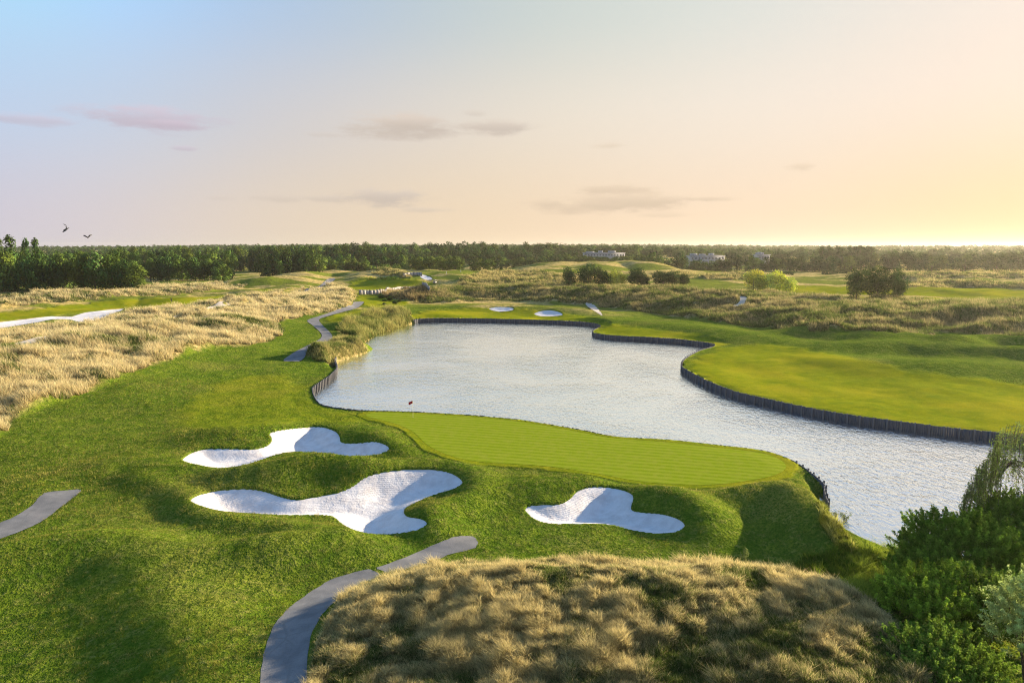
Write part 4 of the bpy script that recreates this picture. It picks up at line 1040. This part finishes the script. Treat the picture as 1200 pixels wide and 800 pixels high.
big_bush('bush', 1100, 792, 31.0, (3.5, 2.4, 1.9), 90, 76000, .12, (0.160, 0.240, 0.030), 'low spreading green shrub cut off by the bottom right picture edge', seed=5, crad=.22, shell=.7)
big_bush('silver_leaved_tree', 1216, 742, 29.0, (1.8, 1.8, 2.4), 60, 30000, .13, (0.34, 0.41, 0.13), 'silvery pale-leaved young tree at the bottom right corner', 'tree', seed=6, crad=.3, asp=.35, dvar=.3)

def willow():
    X, Y, _ = at(1222, 640, 44.5); g = float(HS(np.array([X]), np.array([Y]))[0])
    root = link('weeping_willow', None, label='weeping willow with long thin hanging branches at the right edge over the water', cat='tree', loc=(X, Y, g))
    env_ = [(1122, 590), (1132, 574), (1142, 550), (1156, 530), (1166, 508), (1178, 497), (1192, 493), (1215, 488), (1250, 492), (1300, 530), (1340, 590)]
    TV, TF = tube([(0, 0, -.4), (0.1, 0, 1), (.0, .1, 4), (-.1, 0, 7.2)], [.32, .26, .2, .1], 8)
    SV, SF = [], []; Pq, Nq, Sq, Cq = [], [], [], []
    def add(VV, FF, v, f):
        o = len(VV); VV += v; FF += [tuple(k+o for k in q) for q in f]
    for i in range(270):
        px = random.uniform(1124, 1335) if i > 85 else random.uniform(1124, 1185)
        yy = env(env_, px)+abs(random.gauss(0, 16)); dep = 44.5+random.uniform(-2.6, 2.6)*min(1, (px-1115)/60)
        x, y, z = at(px, yy, dep); sx, sy, sz = x-X, y-Y, z-g
        if i % 7 == 0:
            v, f = tube([(0, 0, random.uniform(3.5, 7)), (sx*.5, sy*.5, max(7.4, sz)+.1), (sx*.85, sy*.85, sz+.25), (sx, sy, sz)], [.045, .03, .012, .006], 4); add(TV, TF, v, f)
        L = random.uniform(1.6, 4.2)*(1 if px > 1150 else .55); L = min(L, sz-.6)
        wv = random.uniform(-.25, .1); ph = random.uniform(0, 6)
        pts = [(sx+wv*t*L*.35+.06*math.sin(3*t*L+ph), sy+.06*math.cos(3*t*L+ph), sz-L*t) for t in np.linspace(0, 1, 7)]
        v, f = tube(pts, [.012]*7, 3); add(SV, SF, v, f)
        n = int(L*30); t = rng.uniform(0, 1, n); pp = np.array(pts)
        q = np.stack([np.interp(t, np.linspace(0, 1, 7), pp[:, k]) for k in range(3)], 1)+rng.normal(0, .07, (n, 3))
        Pq.append(q); Nq.append(unit(n)); Sq.append(rng.uniform(.10, .20, n)); c_ = np.array((0.15, 0.20, 0.05))*random.uniform(.7, 1.4)
        Cq.append(c_[None]*rng.uniform(.7, 1.5, (n, 1)))
    V, F = leaf_quads(np.concatenate(Pq), np.concatenate(Nq), np.concatenate(Sq), .35)
    C4 = np.repeat(np.concatenate([np.concatenate(Cq), np.ones((len(F), 1))], 1), 4, 0)
    link('trunk', mesh_np('trunk', np.array(TV), [np.array(TF)], [M_BARK]), root)
    link('hanging_twigs', mesh_np('hanging_twigs', np.array(SV), [np.array(SF)], [M_BARK]), root)
    link('leaves', mesh_np('leaves', V, [F], [M_LEAF], False, attr={'tone': C4}), root)
willow()

def small_plant(name, x, y, z, h, w_, n, leaf, tone, label, cat, stems=7, group=None):
    VV, FF = [], []; Pq = []
    for i in range(stems):
        a = random.uniform(0, 6.28); q = random.uniform(.2, 1)*w_
        hh = h*random.uniform(.65, 1)
        pts = [(0.02*math.cos(a), .02*math.sin(a), -.15), (q*.35*math.cos(a), q*.35*math.sin(a), hh*.5), (q*math.cos(a), q*math.sin(a), hh)]
        v, f = tube(pts, [.015, .01, .004], 4); o = len(VV); VV += v; FF += [tuple(k+o for k in t_) for t_ in f]
        m_ = n//stems; t = rng.uniform(.25, 1.03, m_); pp = np.array(pts)
        Pq.append(np.stack([np.interp(t, [0, .5, 1], pp[:, k]) for k in range(3)], 1)+rng.normal(0, w_*.12, (m_, 3)))
    Pq = np.concatenate(Pq); m_ = len(Pq)
    V, F = leaf_quads(Pq, unit(m_), rng.uniform(.6, 1.3, m_)*leaf, .45)
    C4 = np.repeat(np.concatenate([np.array(tone)[None]*rng.uniform(.7, 1.4, (m_, 1)), np.ones((m_, 1))], 1), 4, 0)
    root = link(name, None, label=label, cat=cat, group=group, loc=(x, y, z))
    link('leaves', mesh_np('leaves', V, [F], [M_LEAF], False, attr={'tone': C4}), root)
    link('stems', mesh_np('stems', np.array(VV), [np.array(FF)], [M_BARK]), root)
(sx, sy), = PT([(872, 664)])
small_plant('sapling', sx, sy, float(HS(np.array([sx]), np.array([sy]))[0]), 1.25, .4, 420, .10, (.20, .24, .07), 'slender pale green sapling on the rim of the foreground grass mound', 'sapling')
for (px, py, lab) in [(979, 606, 'leafy sprig standing in the pond, left one near the corner of the green'), (991, 610, 'larger leafy branch lying in the pond, right one near the shore')]:
    x, y = P(px, py, WATER); small_plant('water_plant', x, y, WATER, .75 if px > 985 else .6, .75 if px > 985 else .5, 260 if px > 985 else 120, .13, (.12, .15, .05), lab, 'water plant', 9, 'leafy sprigs in the pond')

# lush weeds on the near shore
def weeds(name, pxs, D, hb, c0, c1, label):
    poly = PTs(pxs, True, 2); TALLW['_'] = poly
    x, y = cand(poly, lambda r: D*(32/r)**2, 30); del TALLW['_']
    k = sd_poly(x, y, pond, 3.0) > -.35; x, y = x[k], y[k]; n = len(x); r = np.hypot(x, y)
    dx, dy, rv = tussock(x, y, .55*max(1, r.mean()/50)); pt = fbm(x/1.5, y/1.5, 3, 71)
    h = hb*(.3+rv)*(.4+1.1*pt)*rng.uniform(.6, 1.3, n); wd = .02*(r/32)*rng.uniform(.7, 1.5, n)
    t = sstep(pt+rng.normal(0, .07, n), .4, .65); b = mixc(c0, c1, t)*rng.uniform(.7, 1.3, n)[:, None]
    z = H(x, y); z = np.maximum(z, WATER-.1)-.03
    blades(name, x, y, h, wd, dx*1.1+rng.normal(0, .3, n), dy*1.1+rng.normal(0, .3, n), b*.8, b*1.3, M_TURF, label, 'weeds', near=True, z=z)
weeds('shore_weeds', [(930, 668), (960, 652), (985, 640), (1005, 645), (1050, 648), (1100, 650), (1100, 700), (1030, 712), (985, 690)], 900, .65, (.07, .13, .012), (.22, .27, .03), 'lush green weeds on the near shore left of the dark shrubs')
weeds('bank_fringe', [(958, 590), (968, 588), (976, 606), (990, 628), (1004, 646), (985, 650), (974, 630), (964, 608)], 1100, .55, (.16, .18, .02), (.40, .38, .10), 'golden fringe of grass on the steep bank beside the water')

# ------------------------------------------------------------------ flag, golfer, birds, cart, markers
def lathe_vf(prof, n=10):
    V, F = [], []
    for z, r_ in prof:
        for k in range(n): V.append((r_*math.cos(2*math.pi*k/n), r_*math.sin(2*math.pi*k/n), z))
    for i in range(len(prof)-1):
        for k in range(n): F.append((i*n+k, i*n+(k+1) % n, (i+1)*n+(k+1) % n, (i+1)*n+k))
    return np.array(V), np.array(F)
def gz_(x, y): return float(HS(np.array([x]), np.array([y]))[0])
(fx, fy), = PT([(484, 488.5)])
fr_ = link('golf_flag', None, label='small red flag on a thin pale pole at the back of the striped green', cat='flag', loc=(fx, fy, gz_(fx, fy)))
v, f = lathe_vf([(-.15, .018), (0, .018), (2.2, .012), (2.2, .001)], 8); link('pole', mesh_np('pole', v, [f], [M_POLE]), fr_)
v, f = lathe_vf([(0.0, .054), (0.02, .054), (.02, .001)], 12); link('cup', mesh_np('cup', v, [f], [M_WHITE]), fr_)
gx_, gy_ = 8, 6; V = []
for s_ in (-1, 1):
    for i in range(gx_+1):
        for j in range(gy_+1):
            u_, w_ = i/gx_, j/gy_
            V.append((-.015-u_*.52, .045*math.sin(u_*5+w_)*u_**.5+s_*.004, 2.18-w_*.36-u_*.16+.02*math.sin(u_*7)))
n1_ = (gx_+1)*(gy_+1); F = []
for i in range(gx_):
    for j in range(gy_):
        a = i*(gy_+1)+j; F.append((a, a+1, a+gy_+2, a+gy_+1)); F.append((a+n1_+gy_+1, a+n1_+gy_+2, a+n1_+1, a+n1_))
link('flag_cloth', mesh_np('flag_cloth', np.array(V), [np.array(F)], [M_FLAG]), fr_)

def skin_body(name, verts, edges, radii, mats_, root_i=0, sub=2):
    me = bpy.data.meshes.new(name); me.from_pydata(verts, edges, [])
    ob = bpy.data.objects.new(name, me); COL.objects.link(ob)
    md = ob.modifiers.new('skin', 'SKIN'); md.use_smooth_shade = True
    for i, r_ in enumerate(radii):
        sv = me.skin_vertices[0].data[i]; sv.radius = (r_, r_) if not isinstance(r_, tuple) else r_; sv.use_root = (i == root_i)
    ob.modifiers.new('sub', 'SUBSURF').levels = sub; ob.modifiers[-1].render_levels = sub
    dg = bpy.context.evaluated_depsgraph_get(); dg.update()
    m2 = bpy.data.meshes.new_from_object(ob.evaluated_get(dg)); bpy.data.objects.remove(ob); bpy.data.meshes.remove(me)
    m2.name = name; m2.materials.clear()
    for q in mats_: m2.materials.append(q)
    for p in m2.polygons: p.use_smooth = True
    return m2
def golfer():
    (x, y), = PT([(201, 354.6)])
    # standing, turned towards the hole, one arm resting on a club
    J = [(0, 0, .95), (0, 0, 1.15), (0, .01, 1.38), (0, .02, 1.50), (0, .03, 1.60), (0, .02, 1.72),
         (.10, 0, .90), (.12, .02, .50), (.13, 0, .08), (.14, .14, .04),
         (-.10, 0, .90), (-.13, .03, .50), (-.15, .02, .08), (-.16, .16, .04),
         (.19, .01, 1.40), (.25, .03, 1.13), (.18, .20, .98), (.15, .27, .93),
         (-.19, .01, 1.40), (-.26, .0, 1.13), (-.24, .10, .90), (-.23, .13, .82)]
    E = [(0, 1), (1, 2), (2, 3), (3, 4), (4, 5), (0, 6), (6, 7), (7, 8), (8, 9), (0, 10), (10, 11), (11, 12), (12, 13), (2, 14), (14, 15), (15, 16), (16, 17), (2, 18), (18, 19), (19, 20), (20, 21)]
    Rr = [(.15, .11), (.14, .10), (.17, .11), .055, .085, .08, .095, .065, .045, .04, .095, .065, .045, .04, .065, .045, .035, .035, .065, .045, .035, .035]
    me = skin_body('person', J, E, Rr, [M_DARK, M_SKIN])
    for p in me.polygons:
        z = p.center.z; p.material_index = 1 if (z > 1.53 or (z < 1.0 and abs(p.center.x) > .13 and z > .78 and p.center.y > .07)) else 0
    o = link('person', me, label='golfer in dark clothes standing on the far left green with a club', cat='person', loc=(x, y, gz_(x, y)), rot=(0, 0, R(200)))
    v, f = lathe_vf([(1.60, .088), (1.66, .098), (1.74, .088), (1.80, .05), (1.815, .005)], 12); v[:, 1] += .015
    link('hair', mesh_np('hair', v, [f], [M_HAIR]), o)
    V, F = tube([(.15, .29, .98), (.17, .50, .03)], [.014, .008], 6)
    v2, f2 = tube([(.15, .50, .03), (.25, .50, .03)], [.02, .02], 6); k = len(V); V += v2; F += [tuple(q+k for q in t_) for t_ in f2]
    gc = link('golf_club', mesh_np('golf_club', np.array(V), [np.array(F)], [M_RUBBER]), label='thin golf club held by the golfer on the far left green', cat='golf club', loc=o.location, rot=o.rotation_euler)
golfer()
def bird(px, py, Y, label, rot, flap, sc=1.0):
    # body and both wings grown as one surface, tail fan and beak included
    J = [(0, 0, 0), (0, .12, .01), (0, .20, .03), (0, .27, .03), (0, .32, .02), (0, -.12, 0), (0, -.26, -.01)]
    E = [(0, 1), (1, 2), (2, 3), (3, 4), (0, 5), (5, 6)]
    Rr = [(.065, .06), (.06, .055), .035, .038, .008, (.05, .035), (.075, .008)]
    V = []
    for s_ in (-1, 1):
        b = len(J)
        J += [(s_*.12, .06, .04+flap*.05), (s_*.26, .09, .04+flap*.14), (s_*.40, .02, .03+flap*.22), (s_*.50, -.10, .02+flap*.25)]
        E += [(1, b), (b, b+1), (b+1, b+2), (b+2, b+3)]; Rr += [(.02, .075), (.014, .085), (.012, .075), (.008, .03)]
    me = skin_body('crow', J, E, Rr, [M_FEATHER])
    # broaden the wings into flat feathered blades
    for v_ in me.vertices:
        ax = abs(v_.co.x)
        if ax > .09: v_.co.y += (-.55 if v_.co.y < .05 else .15)*min(.12, ax-.09)*1.2*(1-ax*.9)
    x, y, z = at(px, py, Y)
    return link('crow', me, label=label, cat='bird', group='two crows in flight', loc=(x, y, z), rot=rot, scale=(sc,)*3)
bird(77.5, 268.5, 62, 'larger black bird flying with wings steeply banked, left of the pair', (R(28), R(-48), R(-50)), .9)
bird(103, 278.5, 74, 'smaller black bird gliding with raised wings, right of the pair', (R(10), R(6), R(-160)), 1.3, .85)

def cart():
    (x, y), = PT([(509.5, 332)]); root = link('golf_cart', None, label='tiny pale golf cart parked on the far fairway below the dune crests', cat='golf cart', loc=(x, y, gz_(x, y)), rot=(0, 0, R(70)))
    bx = [box(0, 0, .3, .62, 1.15, .58, 1, 0), box(.75, 0, .6, .9, .38, .5, 1, 0), box(-.25, 0, .6, .86, .3, .52, 1, 0), box(-.5, 0, .8, 1.2, .06, .52, 1, 0)]
    link('body', mesh_boxes('body', bx, [M_WHITE]), root)
    link('roof', mesh_boxes('roof', [box(-.05, 0, 1.80, 1.87, .95, .6, 1, 0)], [M_WHITE]), root)
    link('roof_posts', mesh_boxes('roof_posts', [box(a, b, .6, 1.8, .02, .02, 1, 0) for a in (-.8, .7) for b in (-.5, .5)], [M_RUBBER]), root)
    v, f = lathe_vf([(-.1, .05), (-.1, .25), (.1, .25), (.1, .05)], 14); v = v[:, [0, 2, 1]]
    wm = mesh_np('wheel', v, [f[:, ::-1]], [M_RUBBER])
    for a in (-.8, .8):
        for b in (-.52, .52): link('wheel', wm, root, loc=(a, b, .25))
cart()
for px, py, lab in ((523, 321, 'short white marker post at the foot of the four round trees, left one'), (540, 319, 'short white marker post at the foot of the four round trees, right one')):
    (x, y), = PT([(px, py)]); v, f = lathe_vf([(-.2, .16), (0, .16), (1.25, .13), (1.4, .05), (1.41, .001)], 8)
    link('marker_post', mesh_np('marker_post', v, [f], [M_WHITE]), label=lab, cat='marker post', group='white marker posts', loc=(x, y, gz_(x, y)))
for i, px in enumerate([430.5, 434.5, 438.5, 443, 447, 451.5, 456, 461, 466]):
    (x, y), = PT([(px, 327.3)]); s_ = random.uniform(.8, 1.4)
    o = link('low_shrub', PROTO['bushy_tree'][i % 3][2], label='dark low shrub on the far fairway, %s from left in a line of nine' % ordn(i+1), cat='shrub', group='line of low dark shrubs on the far fairway', loc=(x, y, gz_(x, y)-.3), scale=(.19*s_, .19*s_, .21*s_))
for i, (px, py, s_) in enumerate([(447, 349, 1.2), (451, 353, .9), (455.5, 351.5, 1.1), (450, 357, .8), (463.5, 356, 1.1), (468, 353.5, .8)]):  # shrubs added in place of dark step and rock shadows on the slope
    (x, y), = PT([(px, py)])
    link('low_shrub', PROTO['shrubby_tree'][i % 4][2], label='shrub added for a dark shadow on the slope beside brown grass, %s from the left' % ordn(i+1), cat='shrub', group='shrubs added for dark shadows beside the brown grass patch', loc=(x, y, gz_(x, y)-.3), scale=(.28*s_, .28*s_, .17*s_))
def hedge(px0, px1, top, Y, label):
    x0, y0, z = at(px0, top, Y); x1 = at(px1, top, Y)[0]; xc = (x0+x1)/2; g = float(H0(np.array([xc]), np.array([Y]))[0]); h = max(1.4, z-g); L = abs(x1-x0)/2
    n = int(900*max(1, L/3)); p = rng.uniform(-1, 1, (n, 3)); ax_ = rng.integers(0, 3, n); p[np.arange(n), ax_] = np.sign(p[np.arange(n), ax_])
    nn_ = np.zeros((n, 3)); nn_[np.arange(n), ax_] = 1; nn_ += rng.normal(0, .5, (n, 3)); nn_ /= np.linalg.norm(nn_, axis=1)[:, None]
    p = p*np.array([L, 1.0, h/2])+np.array([0, 0, h/2])+rng.normal(0, .08, (n, 3))
    V, F = leaf_quads(p, nn_, rng.uniform(.35, .7, n), .8)
    C4 = np.repeat(np.concatenate([np.array(DK)[None]*rng.uniform(.6, 1.2, (n, 1)), np.ones((n, 1))], 1), 4, 0)
    link('clipped_hedge', mesh_np('clipped_hedge', V, [F], [M_LEAF], False, attr={'tone': C4}), label=label, cat='hedge', group='clipped hedges', loc=(xc, Y, g))
hedge(904.5, 912, 318.5, 425, 'shortest dark clipped hedge, just right of the pale bushes')
hedge(914, 929, 318.5, 425, 'middle dark clipped hedge, right of the shortest one')
hedge(964, 992, 317.5, 440, 'longest dark clipped hedge, left of the big tree clump')

def building(px0, px1, top, base_drop, Y, label, roof='gable', nwin=8, step=None):
    x0, _, zt = at(px0, top, Y); x1 = at(px1, top, Y)[0]; xc = (x0+x1)/2; L = (x1-x0)/2
    g = float(H0(np.array([xc]), np.array([Y]))[0]); h = max(zt-g, 6); D = 8
    root = link('long_building', None, label=label, cat='building', loc=(xc, Y, g))
    we = h-.5
    link('wall', mesh_boxes('wall', [box(0, 0, -1, we, L, D, 1, 0)], [M_WHITE]), root)
    link('roof', mesh_boxes('roof', [box(0, 0, we, we+.5, L+.5, D+.5, 1, 0)], [M_ROOF]), root)
    for k in range(3):
        a = (-.7+.55*k)*L; hh = random.uniform(.9, 2.2)
        link('roof_block', mesh_boxes('roof_block', [box(a, random.uniform(-3, 3), we+.5, we+.5+hh, L*random.uniform(.08, .2), D*.4, 1, 0)], [M_WHITE]), root)
    fm = mesh_boxes('window', [box(0, 0, 0, 1.5, .8, .06, 1, 0)], [M_WHITE]); gm = mesh_boxes('pane', [box(0, -.05, .12, 1.38, .68, .03, 1, 0)], [M_GLASS])
    for fl in (we-2.6,):
        if fl < .5: continue
        for i in range(nwin):
            w1 = link('window', fm, root, loc=(-L+2*L*(i+.5)/nwin, -D-.03, fl)); link('pane', gm, w1)
building(684, 731, 296.2, 5, 740, 'long low white building among the trees behind the golden dunes', nwin=14)
building(807, 846, 299.3, 5, 612, 'white building right of centre partly hidden by the wood block', nwin=10)
building(885, 898, 298.2, 5, 590, 'small white building glimpsed at the right end of the wood block', nwin=4)

# ------------------------------------------------------------------ evening haze
HAZE = 0.000075
if HAZE:
    m_ = bpy.data.materials.new('haze'); m_.use_nodes = True; t = NT(m_.node_tree); t.n.clear()
    o = t.new('ShaderNodeOutputMaterial'); pv = t.new('ShaderNodeVolumePrincipled')
    pv.inputs['Color'].default_value = (1.0, 0.92, 0.74, 1); pv.inputs['Density'].default_value = HAZE; pv.inputs['Anisotropy'].default_value = 0.55
    t.l.new(pv.outputs[0], o.inputs['Volume'])
    link('haze', mesh_boxes('haze', [box(0, 0, -5, 46, 4000, 4000, 1, 0)], [m_]), kind='stuff', label='thin warm evening haze over the far woods', cat='haze')
